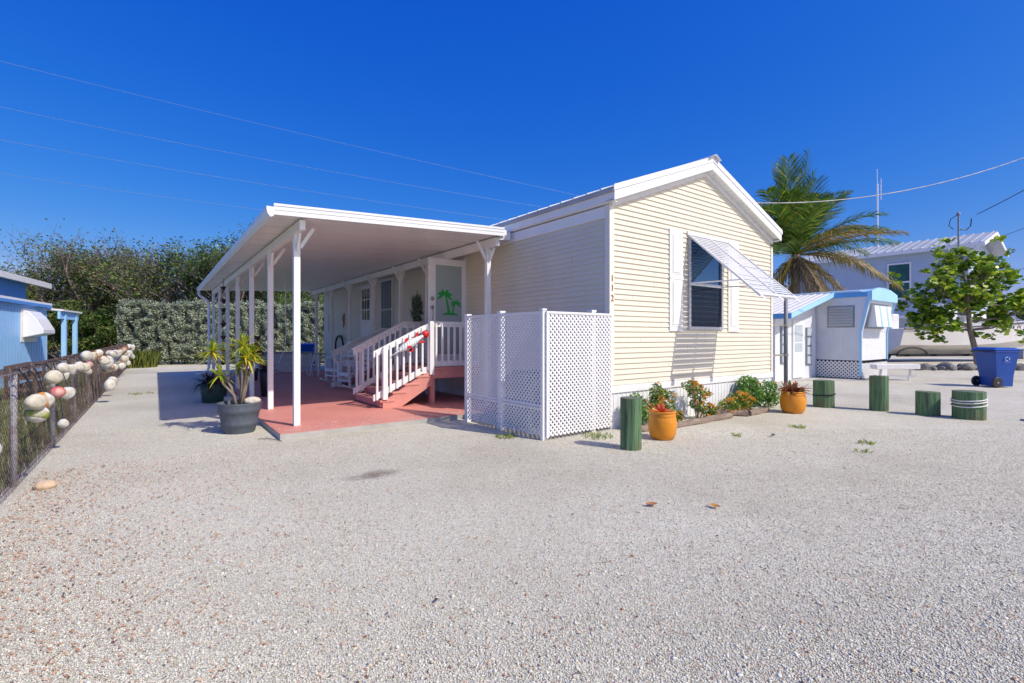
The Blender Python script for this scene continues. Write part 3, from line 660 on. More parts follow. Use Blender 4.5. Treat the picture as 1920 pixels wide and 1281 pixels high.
# second flight for the back door, half hidden
s2 = thing('back_steps', 'white railed steps under the nine pane door', 'stairs', (3.9, 14.0, .08))
for i in range(3):
    r = MB(); r.box(4.1+.28*i, 4.42+.28*i, 13.05, 14.1, .2+.16*i, .24+.16*i); r.build('tread', CW_, s2, True)
railing(13.0, 3.72, .98, 5.1, 1.62, 5.5, s2, n1=8, n2=3, cap=True)
r = MB(); r.box(4.9, 5.5, 13.05, 15.9, .72, .76); r.box(4.9, 4.94, 13.06, 15.9, .084, .72); r.build('landing_deck', CW_, s2, True)

# lobster ornament tied on the near railing
ob = thing('lobster_ornament', 'red headed striped wooden lobster bottle ornament tied to the railing', 'ornament', (3.87, 8.55, 1.25))
def stripes():
    m, nt, p = new_mat('striped_paint'); t = node(nt, 'ShaderNodeTexCoord'); sp = node(nt, 'ShaderNodeSeparateXYZ'); nt.links.new(t.outputs['Object'], sp.inputs[0])
    mu = node(nt, 'ShaderNodeMath', operation='MULTIPLY'); nt.links.new(sp.outputs[0], mu.inputs[0]); mu.inputs[1].default_value = 22
    fr = node(nt, 'ShaderNodeMath', operation='FRACT'); nt.links.new(mu.outputs[0], fr.inputs[0])
    c = ramp(nt, fr.outputs[0], [(0, (.78, .80, .80)), (.6, (.78, .80, .80)), (.62, (.05, .25, .42)), (.78, (.05, .25, .42)), (.8, (.78, .80, .80))])
    nt.links.new(c, p.inputs['Base Color']); p.inputs['Roughness'].default_value = .5; return m
REDP = mat('red_paint', (.60, .02, .03), .4, .1, 5, 0)
ax = Vector((.80, 0, .47)).normalized(); LB = .72
r = MB(); r.lathe([(.004, -.43), (.010, -.3), (.024, -.22), (.058, -.17), (.082, -.05), (.088, .03), (.075, .12), (.05, .22), (.032, .3), (.030, .36)], (0, 0, 0), 16, ax=ax); r.build('body', stripes(), ob, smooth=True)
r = MB(); r.sph(tuple(ax*.40), .075, 14, 10, (1, .8, 1)); r.build('head', REDP, ob, smooth=True)
r = MB(); pv = Vector((-ax.z, 0, ax.x))
for (t, s, L, q) in ((-.03, 1, .13, .3), (-.02, -1, .14, .1), (.22, -1, .10, .5), (.20, 1, .11, .5), (.02, -1, .10, -.5)):
    c = ax*t+pv*s*.06; e = c+pv*s*L*.6+ax*q*.14
    r.add([c-ax*.05-Vector((0, .03, 0)), c+ax*.05-Vector((0, .03, 0)), e+ax*.035-Vector((0, .03, 0)), e-ax*.03-Vector((0, .03, 0)),
           c-ax*.05-Vector((0, .012, 0)), c+ax*.05-Vector((0, .012, 0)), e+ax*.035-Vector((0, .012, 0)), e-ax*.03-Vector((0, .012, 0))],
          [(0, 1, 2, 3), (4, 7, 6, 5), (0, 4, 5, 1), (1, 5, 6, 2), (2, 6, 7, 3), (3, 7, 4, 0)])
r.bar(ax*-.02+pv*.0+Vector((0, -.083, 0))-ax*.05, ax*.0+Vector((0, -.09, 0))+pv*-.04, .02, .05); r.build('claw', REDP, ob, bevel=.006)

# ------------------------------------------------------------ lattice screen
LAT = mat('white_lattice_vinyl', (.79, .79, .80), .45, .04, 5, 0)
def lattice(o, u, W, H, pitch=.0745, sw=.028, th=.005, nrm=(0, -1, 0)):
    o = Vector(o); u = Vector(u).normalized(); nv = Vector(nrm); Z = Vector((0, 0, 1)); mbx = MB()
    for lay, sg in ((0, 1), (1, -1)):
        c = -H if sg > 0 else 0
        c = math.floor(c/pitch)*pitch+pitch*.5
        while c < (W if sg > 0 else W+H):
            if sg > 0: xa, xb = max(0, c), min(W, c+H); ya, yb = xa-c, xb-c       # y = x - c
            else: xa, xb = max(0, c-H), min(W, c); ya, yb = c-xa, c-xb
            if xb-xa > .02:
                off = nv*(lay*th*1.2)
                mbx.bar(o+u*xa+Z*ya+off, o+u*xb+Z*yb+off, th, sw, up=(u*(-sg)+Z) if True else Z)
            c += pitch
    return mbx
ls = thing('lattice_screen', 'white diamond lattice enclosure standing at the house corner', 'lattice fence', (4.24, 5.0, 0))
fp = lattice((4.25, 4.985, .05), (1, 0, 0), 1.29, 1.68, sw=.026, th=.004, nrm=(0, -1, 0)); fp.box(4.25, 5.545, 4.968, 4.994, 1.72, 1.75); fp.box(4.25, 4.285, 4.972, 4.993, .03, 1.72); fp.build('front_panel', LAT, ls, True)
sd = Vector((-.07, 1.8, 0)); L_ = sd.length; sdn = sd.normalized(); nr = (-1, 0, 0)
sp_ = lattice((4.21, 5.03, .46), sdn, L_, 1.27, sw=.023, th=.003, nrm=nr); sp_.bar((4.205, 5.03, 1.735), (4.14, 6.83, 1.735), .026, .03); sp_.bar((4.205, 5.03, .465), (4.14, 6.83, .465), .026, .03); sp_.build('side_panel', LAT, ls, True)
sp_ = lattice((4.21, 5.03, .05), sdn, L_, .37, sw=.023, th=.003, nrm=nr); sp_.bar((4.205, 5.03, .425), (4.14, 6.83, .425), .024, .03); sp_.build('lower_side_panel', LAT, ls, True)
for x, y, zt in ((4.235, 5.015, 1.76), (4.20, 5.95, 1.765), (4.165, 6.86, 1.75), (5.19, 5.03, 1.77)):
    r = MB(); hw = .04 if y > 5.02 else .03; r.box(x-hw, x+hw, y-hw+.02, y+hw+.02, 0, zt); pt = r.build('post', WHITE, ls, True, bevel=.004)
    r = MB(); r.box(x-hw-.008, x+hw+.008, y-hw+.012, y+hw+.028, zt, zt+.025); r.build('post_cap', WHITE, pt, True)

# outdoor unit half seen through the lattice
ac = thing('air_conditioner', 'pale grey air conditioner hidden behind the white lattice', 'air conditioner', (4.85, 6.1, 0))
r = MB(); r.box(-.33, .33, -.33, .33, 0, .78); r.box(-.35, .35, -.35, .35, .78, .82)
for i in range(12): r.box(-.337, .337, -.337, .337, .1+i*.05, .115+i*.05)
r.build('cabinet', mat('ac_grey', (.16, .17, .18), .5), ac)
r = MB(); r.lathe([(.28, 0), (.28, .03), (.05, .05)], (0, 0, .82), 20); r.build('fan_grille', BLACK, ac)

# ------------------------------------------------------------ chain link fence with buoys
FX = -1.03; FT = 1.1
fe = thing('chain_link_fence', 'rusty chain link fence with pale posts hung with buoys', 'fence', (FX, 6.38, 0))
r = MB(); y = 2.1; pt = .062; n_ = int(FT/(pt/2)); k = 0
V = []; 
while y < 28.2:
    thin = .0014 if y < 9 else .0019
    for sg in (1, -1):
        pts = [(FX+(.004 if (j+k) % 2 else -.004), y+sg*((j % 2)*pt*.5), .01+j*pt*.5) for j in range(n_+1)]
        if sg == 1: r.tube(pts, thin, 3, cap=False)
    y += pt*.5 if False else pt; k += 1
y = 2.1
while y < 28.2:
    pts = [(FX+(.004 if (j) % 2 else -.004), y-((j % 2)*pt*.5), .01+j*pt*.5) for j in range(n_+1)]
    r.tube(pts, .0014 if y < 9 else .0019, 3, cap=False); y += pt
r.build('wire_mesh', RUST, fe, True)
ys = [2.2, 4.25, 6.38, 8.5, 10.6, 12.7, 14.8, 16.9, 19.0, 21.1, 23.2, 25.3, 28.2]
for y in ys:
    r = MB(); r.tube([(FX-.03, y, 0), (FX-.03, y, FT-.02)], .024, 8); p = r.build('post', GALV, fe, True, smooth=True)
    r = MB(); r.lathe([(.03, -.02), (.03, .01), (.015, .03), (.0001, .035)], (FX-.03, y, FT-.02), 8); r.build('post_cap', GALV, p, True, smooth=True)
for z, rad, m in ((FT-.03, .017, GALV), (.07, .006, RUST)):
    r = MB(); r.tube([(FX-.03, 2.1, z), (FX-.03, 28.2, z)], rad, 6); r.build('top_rail' if z > 1 else 'tension_wire', m, fe, True)
r = MB()
for y in np.arange(2.1, 28.2, .031): r.tube([(FX+.002, y, FT-.02), (FX-.005, y+.012, FT+.03)], .003, 3)
r.build('wire_tips', RUST, fe, True)

def m_buoy(name, col, dirt=(.45, .42, .34)):
    return mat(name, col, .6, .14, 9, .4, .006, 30, dirt=dirt, dirt_amt=.85)
BW = [m_buoy('buoy_white', (.74, .72, .66)), m_buoy('buoy_cream', (.68, .63, .48)), m_buoy('buoy_grey_white', (.66, .67, .66))]
BR = m_buoy('buoy_coral', (.62, .14, .13), (.6, .4, .35)); BP = m_buoy('buoy_pink', (.55, .18, .24)); BO = m_buoy('buoy_orange_band', (.62, .26, .04)); BG = m_buoy('buoy_green_band', (.26, .33, .03)); BRN = m_buoy('buoy_rust_band', (.36, .16, .09))
ROPE = mat('black_rope', (.015, .02, .03), .8, .2, 20, 0)
def buoy(y, z, wd, shape, m, label, band=None, ax=(0, 1, 0), off=0.0, rope=True, grp='buoys hung along the chain link fence'):
    x = FX+.03+wd*.45+off
    wd *= .74; t = thing('buoy', label, 'buoy', (x, y, z), 0, grp); r_ = wd/2
    P = {'oval': [(math.sin(math.pi*i/12)*r_*.82+1e-5, -math.cos(math.pi*i/12)*r_*1.05) for i in range(13)],
         'egg': [(math.sin(math.pi*i/12)*r_*(.86-.12*i/12)+1e-5, -math.cos(math.pi*i/12)*r_*1.15) for i in range(13)],
         'cup': [(1e-5, -r_), (r_*.35, -r_*.95), (r_*.62, -r_*.6), (r_*.8, 0), (r_*.86, r_*.75), (r_*.8, r_*.8), (1e-5, r_*.82)],
         'bullet': [(1e-5, -r_*1.1), (r_*.3, -r_), (r_*.65, -r_*.6), (r_*.8, 0), (r_*.8, r_*.7), (r_*.7, r_*.85), (1e-5, r_*.9)],
         'ball': [(math.sin(math.pi*i/12)*r_+1e-5, -math.cos(math.pi*i/12)*r_*.9) for i in range(13)]}[shape]
    MB().lathe(P, n=18, ax=ax, wob=random.uniform(.01, .06)).build('float', m, t, smooth=True)
    if band:
        q = [(a*1.012, b) for a, b in P[4:8]]; MB().lathe([(1e-5, q[0][1])]+q+[(1e-5, q[-1][1])], n=18, ax=ax).build('band', band, t, smooth=True)
    if rope:
        rr = MB(); dx = -(x-FX)+.03; rr.tube([(0, 0, r_*.7), (dx*.5, -.02, (FT-z)*.6+.05), (dx, -.05-.04*random.random(), FT-z+.01), (dx-.05, -.06, FT-z)], .006, 4)
        rr.build('rope', ROPE, t)
LB = [(4.72, .64, .21, 'oval', 0, 'cream buoy cut off by the left edge of the photo', None, (0, 1, .1)),
 (4.62, .50, .17, 'ball', 1, 'small round buoy under the cream one at the left edge', None, (0, 0, 1)),
 (6.2, .80, .245, 'oval', 1, 'big cream oval buoy above the green and brown banded one', None, (0.2, 1, .0)),
 (6.28, .68, .24, 'ball', 0, 'white ball buoy with green band, lowest in the near cluster', 'BG', (.2, .3, 1)),
 (6.62, .77, .23, 'ball', 0, 'round white buoy with orange patch in the near cluster', 'BO', (1, .4, .2)),
 (6.85, .75, .20, 'ball', 1, 'cream round buoy between the orange patched and coral ones', None, (0, 0, 1)),
 (7.17, .965, .25, 'oval', 1, 'large cream oval buoy hanging high nearest the second post', None, (.1, 1, .1)),
 (7.95, 1.02, .22, 'egg', 0, 'white egg shaped buoy hanging high behind the large oval one', None, (0, 1, -.2)),
 (7.62, .76, .20, 'ball', 'BR', 'coral red ball buoy in the near cluster', None, (0, 0, 1)),
 (8.25, .70, .25, 'bullet', 2, 'white bullet shaped buoy right of the coral red ball', None, (0, -1, -.1)),
 (8.35, .90, .15, 'cup', 2, 'small square topped white float above the bullet buoy', None, (0, 0, 1)),
 (8.1, .33, .185, 'oval', 2, 'lone white oval buoy hanging lowest near the gravel', None, (0, 1, 0)),
 (8.75, .97, .20, 'cup', 0, 'cup shaped white buoy with flat top', None, (0, 0, 1)),
 (9.5, .97, .22, 'egg', 0, 'white egg buoy with long black rope', None, (0, 1, .4)),
 (10.1, .92, .22, 'ball', 1, 'dented cream ball buoy left of the pink one', None, (0, .4, 1)),
 (10.9, .93, .2, 'oval', 'BP', 'dusty pink buoy half hidden behind a small white one', None, (0, 1, 0)),
 (10.8, .82, .19, 'oval', 2, 'small white buoy in front of the pink one', None, (0, 1, 0)),
 (10.2, 1.10, .27, 'egg', 0, 'long white egg buoy above the dented cream one', None, (0, 1, -.1)),
 (11.2, 1.06, .25, 'oval', 1, 'cream oval buoy touching the long white egg buoy', 'BRN', (.4, 1, .1)),
 (12.2, 1.07, .25, 'oval', 0, 'white buoy with orange band half way along the fence', 'BO', (.6, .3, 1))]
NM = {'BR': BR, 'BP': BP, 'BO': BO, 'BG': BG, 'BRN': BRN, None: None}
for (y, z, wd, sh, m, lab, bd, axx) in LB:
    buoy(y, z, wd, sh, NM[m] if isinstance(m, str) else BW[m], lab, NM[bd], axx, off=.0)
rb = random.Random(3)
for i in range(34):
    y = 12.6+15*(i/34)**1.1+rb.uniform(-.2, .2); z = rb.choice((.42, .58, .72, .85, .98))+rb.uniform(-.06, .06)
    buoy(y, z, rb.uniform(.24, .34), rb.choice(('oval', 'egg', 'ball', 'oval')), BW[rb.randrange(3)] if rb.random() > .08 else BRN,
         'weathered pale buoy in the crowded far half of the fence', rb.choice((None, None, None, None, BRN)), (rb.uniform(-.5, .5), rb.uniform(-1, 1), rb.uniform(0, 1)), off=rb.uniform(0, .1), rope=i % 3 == 0,
         grp='pale buoys in the crowded far half of the fence')

# ------------------------------------------------------------ barrel planter with yellow dracaena
bp = thing('barrel_planter', 'slate grey half barrel planter at the patio corner', 'planter', (1.0, 8.13, 0))
MB().lathe([(0.200, 0), (0.205, .015), (0.228, .1), (0.237, .11), (0.244, .15), (0.240, .16), (0.265, .29), (0.275, .30), (0.284, .345), (0.279, .36), (0.293, .425), (0.296, .44), (0.274, .44), (0.265, .36)], n=36).build('tub', mat('slate_barrel', (.085, .105, .135), .65, .25, 8, .5, .006, 30, (6, 6, .8)), bp, smooth=True)
MB().lathe([(.265, .385), (.0001, .39)], n=20).build('soil', mat('dark_soil', (.035, .025, .02), .95), bp)
r = MB(); r.sph((.17, .02, .44), .11, 10, 8, (1.1, .9, .6)); o = r.build('rock', mat('coral_rock', (.62, .57, .49), .9, .2, 12, 1, .02, 25), bp, smooth=True)
def blade_leaf(mbx, base, az, el, L, wd, droop, seg=5):
    b = Vector(base); d = Vector((math.cos(az)*math.cos(el), math.sin(az)*math.cos(el), math.sin(el))); sd = Vector((-math.sin(az), math.cos(az), 0)); prev = None; vs = []
    for i in range(seg+1):
        t = i/seg; p = b+d*L*t-Vector((0, 0, droop*L*t*t)); ww = wd*(math.sin(math.pi*min(1, .12+t*.88)))**.7*(1-t*.25)
        if i == seg: ww = .0005
        vs += [p-sd*ww*.5+Vector((0, 0, ww*.25)), p, p+sd*ww*.5+Vector((0, 0, ww*.25))]
    fs = []
    for i in range(seg): a = 3*i; fs += [(a, a+1, a+4, a+3), (a+1, a+2, a+5, a+4)]
    mbx.add(vs, fs)
DRAC = leafmat('dracaena_leaf', [(0, (.12, .28, .02)), (.35, (.34, .46, .03)), (.7, (.62, .60, .04)), (1, (.74, .58, .06))], .4, .35)
DARKL = leafmat('dark_bromeliad_leaf', [(0, (.02, .03, .015)), (.5, (.06, .04, .025)), (1, (.14, .07, .04))], .5, .2)
dr = thing('dracaena', 'spiky yellow green dracaena growing in the barrel planter', 'plant', (1.0, 8.13, .38))
ros = [((-.33, .26, .80), .28, 44), ((.10, -.06, .68), .31, 52), ((.05, .02, .88), .30, 46), ((-.24, .14, .45), .22, 26), ((.0, .1, .55), .22, 20), ((.2, .1, .76), .24, 22)]
for j, (c, L, n_) in enumerate(ros):
    s = MB(); s.tube([(c[0]*.15, c[1]*.15, 0), (c[0]*.35+.02, c[1]*.35, c[2]*.35), (c[0]*.8, c[1]*.8, c[2]*.72), c], [.024, .018, .017, .014], 7); s.build('stem', BARK, dr, smooth=True)
    l = MB()
    for i in range(int(n_*1.6)):
        el = R_(random.uniform(-35, 85)); blade_leaf(l, c, random.uniform(0, 6.28), el, L*random.uniform(.7, 1.15), 0.028, random.uniform(.05, .4))
    l.build('leaf_rosette', DRAC, dr, smooth=True)
# green pot with dried bromeliad
gp = thing('green_pot', 'dark green pot on the shaded gravel behind the barrel planter', 'planter', (1.02, 12.2, 0))
MB().lathe([(.22, 0), (.25, .3), (.27, .40), (.25, .40), (.24, .36), (.0001, .36)], n=24).build('pot', mat('dark_green_glaze', (.03, .09, .07), .5), gp, smooth=True)
bq = thing('bromeliad', 'dark brown drooping bromeliad in the dark green pot', 'plant', (1.02, 12.2, .36))
l = MB()
for i in range(150): blade_leaf(l, (random.uniform(-.12, .12), random.uniform(-.12, .12), .05), random.uniform(0, 6.28), R_(random.uniform(0, 70)), random.uniform(.3, .55), .04, random.uniform(.3, .9))
l.build('leaf_rosette', DARKL, bq, smooth=True)
r = MB(); r.box(-.18, .18, -.1, .1, 0, .19); cb = thing('concrete_block', 'grey concrete block beside the dark green pot', 'block', (1.3, 11.3, 0)); r.build('block', CONC, cb, bevel=.01)
tp = thing('tall_planter', 'tall black planter standing just inside the carport posts', 'planter', (1.98, 11.9, .08))
MB().lathe([(.10, 0), (.13, .45), (.14, .58), (.12, .58), (.0001, .55)], n=20).build('pot', BLACK, tp, smooth=True)
tq = thing('potted_palm', 'dark leafy palm growing in the tall black planter', 'plant', (1.98, 11.9, .62))
l = MB()
for i in range(40): blade_leaf(l, (0, 0, 0), random.uniform(0, 6.28), R_(random.uniform(20, 80)), random.uniform(.25, .45), .05, random.uniform(.2, .6))
l.build('leaf_rosette', DARKL, tq, smooth=True)
hp = thing('shrub', 'dark drooping shrub by the far carport posts', 'plant', (2.35, 16.6, .08))
MB().lathe([(.17, 0), (.2, .35), (.0001, .33)], n=16).build('pot', BLACK, hp, smooth=True)
r = MB(); r.tube([(0, 0, .3), (.03, 0, 1.1)], .035, 6); r.build('stem', BARK, hp)
l = MB()
for i in range(170): blade_leaf(l, (random.uniform(-.2, .2), random.uniform(-.2, .2), random.uniform(.7, 1.35)), random.uniform(0, 6.28), R_(random.uniform(-20, 60)), random.uniform(.3, .5), .05, random.uniform(.3, .8))
l.build('foliage', DARKL, hp)
tw = MB(); tw.tube([(1.13, 7.35, .012), (1.24, 7.28, .02), (1.36, 7.02, .012)], .006, 5); tw.tube([(1.2, 7.3, .015), (1.24, 7.36, .03)], .004, 4)
tag(tw.build('twig', BARK), 'dry twig lying by the front corner of the patio', 'twig')

# ------------------------------------------------------------ patio furniture
def rocking_chair(loc, rz, label):
    t = thing('rocking_chair', label, 'chair', loc, rz, 'white rocking chairs on the patio')
    for s in (-1, 1):
        r = MB(); x = s*.28
        pts = [(x, -.48+.96*i/10, .03+.11*((i/10-.5)*2)**2) for i in range(11)]
        for a, b in zip(pts[:-1], pts[1:]): r.bar(a, b, .035, .045)
        r.build('rocker', WHITE, t)
        r = MB(); r.bar((x, -.27, .06), (x, -.30, .66), .045, .045, up=(0, 1, 0)); r.build('front_leg', WHITE, t)
        r = MB(); r.bar((x, .2, .05), (x, .24, .45), .045, .045, up=(0, 1, 0)); r.bar((x, .24, .42), (x*.95, .46, 1.15), .045, .04, up=(0, 1, 0)); r.build('back_post', WHITE, t)
        r = MB(); r.box(x-.05, x+.05, -.36, .32, .66, .69); r.build('armrest', WHITE, t, bevel=.005)
    r = MB()
    for i in range(8): r.box(-.28, .28, -.30+i*.068, -.24+i*.068, .40-.006*i, .42-.006*i)
    r.box(-.3, .3, -.325, -.3, .34, .42); r.box(-.28, .28, -.30, -.28, .2, .24); r.build('seat', WHITE, t)
    r = MB()
    for i in range(5): a = .50+i*.13; yy = .25+(a-.42)*.30; r.bar((-.26, yy, a), (.26, yy, a), .02, .085)
    r.bar((-.28, .455, 1.13), (.28, .455, 1.13), .03, .12); r.build('backrest', WHITE, t)
    return t
rc1 = rocking_chair((4.3, 14.15, .083), R_(-70), 'white slatted rocking chair farther from the entry stairs')
copy_tree(rc1, None, (4.1, 12.35, .083), R_(-80), 'white slatted rocking chair close behind the entry stairs')
def stool(loc, rz, label):
    t = thing('bar_stool', label, 'stool', loc, rz, 'metal bar stools by the white counter')
    for sx in (-1, 1):
        for sy in (-1, 1):
            r = MB(); r.add([(sx*.13, sy*.13, .74), (sx*.08, sy*.13, .74), (sx*.20, sy*.21, 0), (sx*.23, sy*.21, 0), (sx*.13, sy*.08, .74), (sx*.23, sy*.18, 0)], [(0, 1, 2, 3), (0, 3, 5, 4)]); r.build('leg', METALW, t)
    r = MB(); r.box(-.15, .15, -.15, .15, .735, .765); r.build('seat', mat('worn_seat', (.35, .33, .32), .5), t, bevel=.02)
    r = MB()
    for s in (-1, 1): r.bar((s*.165, -.165, .38), (s*.165, .165, .38), .015, .02); r.bar((-.165, s*.165, .38), (.165, s*.165, .38), .015, .02)
    r.build('footrest', METALW, t); return t
s1 = stool((4.05, 17.4, .083), .2, 'metal bar stool nearer the white counter')
copy_tree(s1, None, (4.45, 17.0, .083), .5, 'metal bar stool nearer the house wall')
bx = thing('counter_box', 'low white counter box at the far end of the patio', 'counter', (4.0, 19.9, .083))
r = MB(); r.box(-1.0, .9, -.2, .35, 0, .70)
for x in np.arange(-1.0, .9, .19): r.box(x, x+.006, -.206, -.2, 0, .70)
r.build('body', mat('blue_white_board', (.62, .66, .74), .5), bx); r = MB(); r.box(-1.03, .93, -.24, .38, .70, .74); r.build('top', mat('worn_top', (.30, .28, .27), .6), bx)

def wheelie_bin(loc, rz, label):
    t = thing('wheelie_bin', label, 'bin', loc, rz)
    BL = mat('blue_plastic', (.004, .065, .33), .35, .1, 3, .05, .002)
    # local: width x, front at -y, handle/wheels at +y
    def ring(hx, y0, y1, z): return [(-hx, y0, z), (hx, y0, z), (hx, y1, z), (-hx, y1, z)]
    rs = [ring(.24, -.25, .20, .03), ring(.25, -.27, .23, .35), ring(.31, -.36, .32, .97), ring(.33, -.38, .34, .98), ring(.33, -.38, .34, 1.03)]
    r = MB(); vs = [p for q in rs for p in q]; fs = [(0, 3, 2, 1), (16, 17, 18, 19)]
    for i in range(4):
        for j in range(4): fs.append((4*i+j, 4*i+(j+1) % 4, 4*i+4+(j+1) % 4, 4*i+4+j))
    r.add(vs, fs); b = r.build('body', BL, t, bevel=.02)
    r = MB(); r.add([(-.345, -.40, 1.035), (.345, -.40, 1.035), (.345, .36, 1.035), (-.345, .36, 1.035), (-.345, -.40, 1.055), (.345, -.40, 1.055), (.345, .36, 1.065), (-.345, .36, 1.065), (-.24, -.28, 1.10), (.24, -.28, 1.10), (.24, .28, 1.11), (-.24, .28, 1.11)],
                    [(0, 3, 2, 1), (0, 1, 5, 4), (1, 2, 6, 5), (2, 3, 7, 6), (3, 0, 4, 7), (4, 5, 9, 8), (5, 6, 10, 9), (6, 7, 11, 10), (7, 4, 8, 11), (8, 9, 10, 11)])
    r.build('lid', mat('blue_lid', (.005, .08, .45), .35), t, bevel=.012)
    r = MB(); r.tube([(-.3, .34, .98), (-.3, .42, 1.0), (.3, .42, 1.0), (.3, .34, .98)], .016, 8); r.build('handle', BLACK, t, smooth=True)
    for s in (-1, 1):
        r = MB(); r.lathe([(.03, -.03), (.13, -.03), (.145, -.015), (.145, .015), (.13, .03), (.03, .03)], (s*.29, .25, .145), 20, ax=(1, 0, 0)); wq = r.build('wheel', BLACK, t, smooth=False)
        r = MB(); r.lathe([(.03, -.034), (.03, .034)], (s*.29, .25, .145), 10, ax=(1, 0, 0)); r.build('hub', GREY, wq)
    lg = MB(); WL = mat('pale_print', (.35, .45, .70), .5, .02, 2, 0)
    for side in (-1,):
        x = -.30 if True else 0
        for k in range(3):
            a0 = k*2.094+.3
            pts = [(-.3215+.0, .065*math.cos(a0+j*.25), .80+.05*math.sin(a0+j*.25)) for j in range(7)]
            for p, q in zip(pts[:-1], pts[1:]): lg.bar((p[0]+.012*(.80-p[2])*6-.004, p[1], p[2]), (q[0]+.012*(.80-q[2])*6-.004, q[1], q[2]), .022, .004, up=(1, 0, 0))
        for k in range(9): lg.box(-.312, -.308, -.09+k*.02, -.078+k*.02, .705, .715)
    lg.build('recycling_mark', WL, t)
    return t
wb = wheelie_bin((*CW(1866, 13.6)[:2], 0), R_(55), 'blue wheeled recycling bin on the gravel by the tree')
copy_tree(wb, None, (5.6, 23.3, 0), R_(-20), 'dark blue bin seen behind the bar stools')
# wall ornaments
lz = thing('gecko_ornament', 'small bronze gecko hanging on the cream wall', 'ornament', (XW-.03, 17.8, 2.0))
r = MB(); r.tube([(0, -.06, .24), (0, .0, .17), (0, .04, .05), (0, -.02, -.08), (0, .03, -.2), (0, .1, -.27)], [.03, .045, .05, .035, .02, .008], 6)
for a, b in (((0, .02, .12), (0, .16, .18)), ((0, 0, .1), (0, -.15, .05)), ((0, .0, -.05), (0, .12, -.1)), ((0, 0, -.05), (0, -.12, -.12))): r.tube([a, b], .014, 5)
r.build('body', BRONZE, lz, smooth=True)
hs_ = thing('hose_loop', 'black arched hose on the cream wall behind the rocking chairs', 'hose', (XW-.1, 18.1, 1.2))
r = MB(); r.tube([(0, .45*math.cos(math.pi*i/12), .34*math.sin(math.pi*i/12)-.1-(.25 if i == 0 else 0)) for i in range(13)], .035, 7); r.build('tube', BLACK, hs_, smooth=True)
sn_ = thing('agave_ornament', 'spiky green and red metal agave hanging beside the front door', 'ornament', (XW-.04, 11.66, 2.12))
SPK = leafmat('painted_metal_spikes', [(0, (.01, .10, .06)), (.5, (.03, .16, .07)), (.75, (.30, .07, .03)), (1, (.06, .05, .03))], .5, 0)
r = MB()
for i in range(110):
    az = random.uniform(0, 6.28); L = random.uniform(.12, .24); zz = random.uniform(-.38, .25); yy = random.uniform(-.22, .22)*(1-abs(zz)*.9); 
    d = Vector((0, yy*3+random.uniform(-.4, .4), zz*1.2+.5)).normalized(); p = Vector((random.uniform(-.06, 0), yy, zz)); n_ = Vector((1, 0, 0)); sdv = d.cross(n_)*.028
    q = p+d*L; r.add([p-sdv, p+sdv, q, p+Vector((-.02, 0, 0))], [(0, 3, 2), (3, 1, 2)])
for s, a, L in ((0, 90, .34), (-1, 200, .26), (1, 340, .26), (1, 30, .2), (-1, 150, .2), (1, 300, .2), (-1, 240, .2)):
    d = Vector((0, -math.cos(R_(a)), math.sin(R_(a)))); p = d*.2; sdv = d.cross(Vector((1, 0, 0)))*.05; r.add([p-sdv, p+sdv, p+d*L, p+Vector((-.03, 0, 0))], [(0, 3, 2), (3, 1, 2)])
r.build('spikes', SPK, sn_)
ch_ = thing('wall_clock_vine', 'small wire vine ornament beside the nine pane door', 'ornament', (XW-.03, 14.72, 2.15))
r = MB()
for i in range(9): r.tube([(0, .05*math.sin(i), -.25+i*.06), (0, .09*math.cos(i*2), -.2+i*.06)], .012, 4)
r.build('wire', GREY, ch_)

# ------------------------------------------------------------ bollards
def bollard(x, y, rad, h, label, tilt=0, n=26, band=None):
    t = thing('bollard', label, 'bollard', (x, y, 0), random.uniform(0, 6), 'green wooden bollards around the yard')
    r = MB(); vs = []; rr = [rad*(1+random.uniform(-.03, .03)) for _ in range(n)]; H = [h+random.uniform(-.004, .004)+tilt*math.cos(2*math.pi*j/n) for j in range(n)]
    for k, z in enumerate((-.02, .5, 1)):
        for j in range(n):
            a = 2*math.pi*j/n; vs.append((rr[j]*math.cos(a), rr[j]*math.sin(a), z*H[j] if z > 0 else -.02))
    fs = [(k*n+j, k*n+(j+1) % n, (k+1)*n+(j+1) % n, (k+1)*n+j) for k in range(2) for j in range(n)]+[tuple(range(2*n, 3*n))]
    r.add(vs, fs); r.build('log', GREENW, t, bevel=.004)
    if band:
        m, zs, rd, sag = band; b = MB()
        for z in zs: b.tube([((rad+.006)*math.cos(a*.3142), (rad+.006)*math.sin(a*.3142), z+sag*math.sin(a*.3142+.6)) for a in range(21)], rd, 5, cap=False)
        b.build('rope_wrap', m, t, smooth=True)
    return t
bollard(4.80, 4.00, .132, .64, 'tall split green bollard in front of the lattice and orange pot')
bollard(10.8, 4.10, .185, .53, 'green bollard with black band next to the far orange pot', band=(ROPE, (.25,), .014, .02))
bollard(11.1, 3.27, .15, .66, 'tall plain green bollard between banded one and short one')
bollard(11.15, 2.56, .175, .42, 'short plain green bollard second from the right')
bollard(11.25, 2.03, .222, .47, 'wide green bollard wrapped in white rope', band=(WHITE_OLD, (.30, .34, .24), .011, .03))

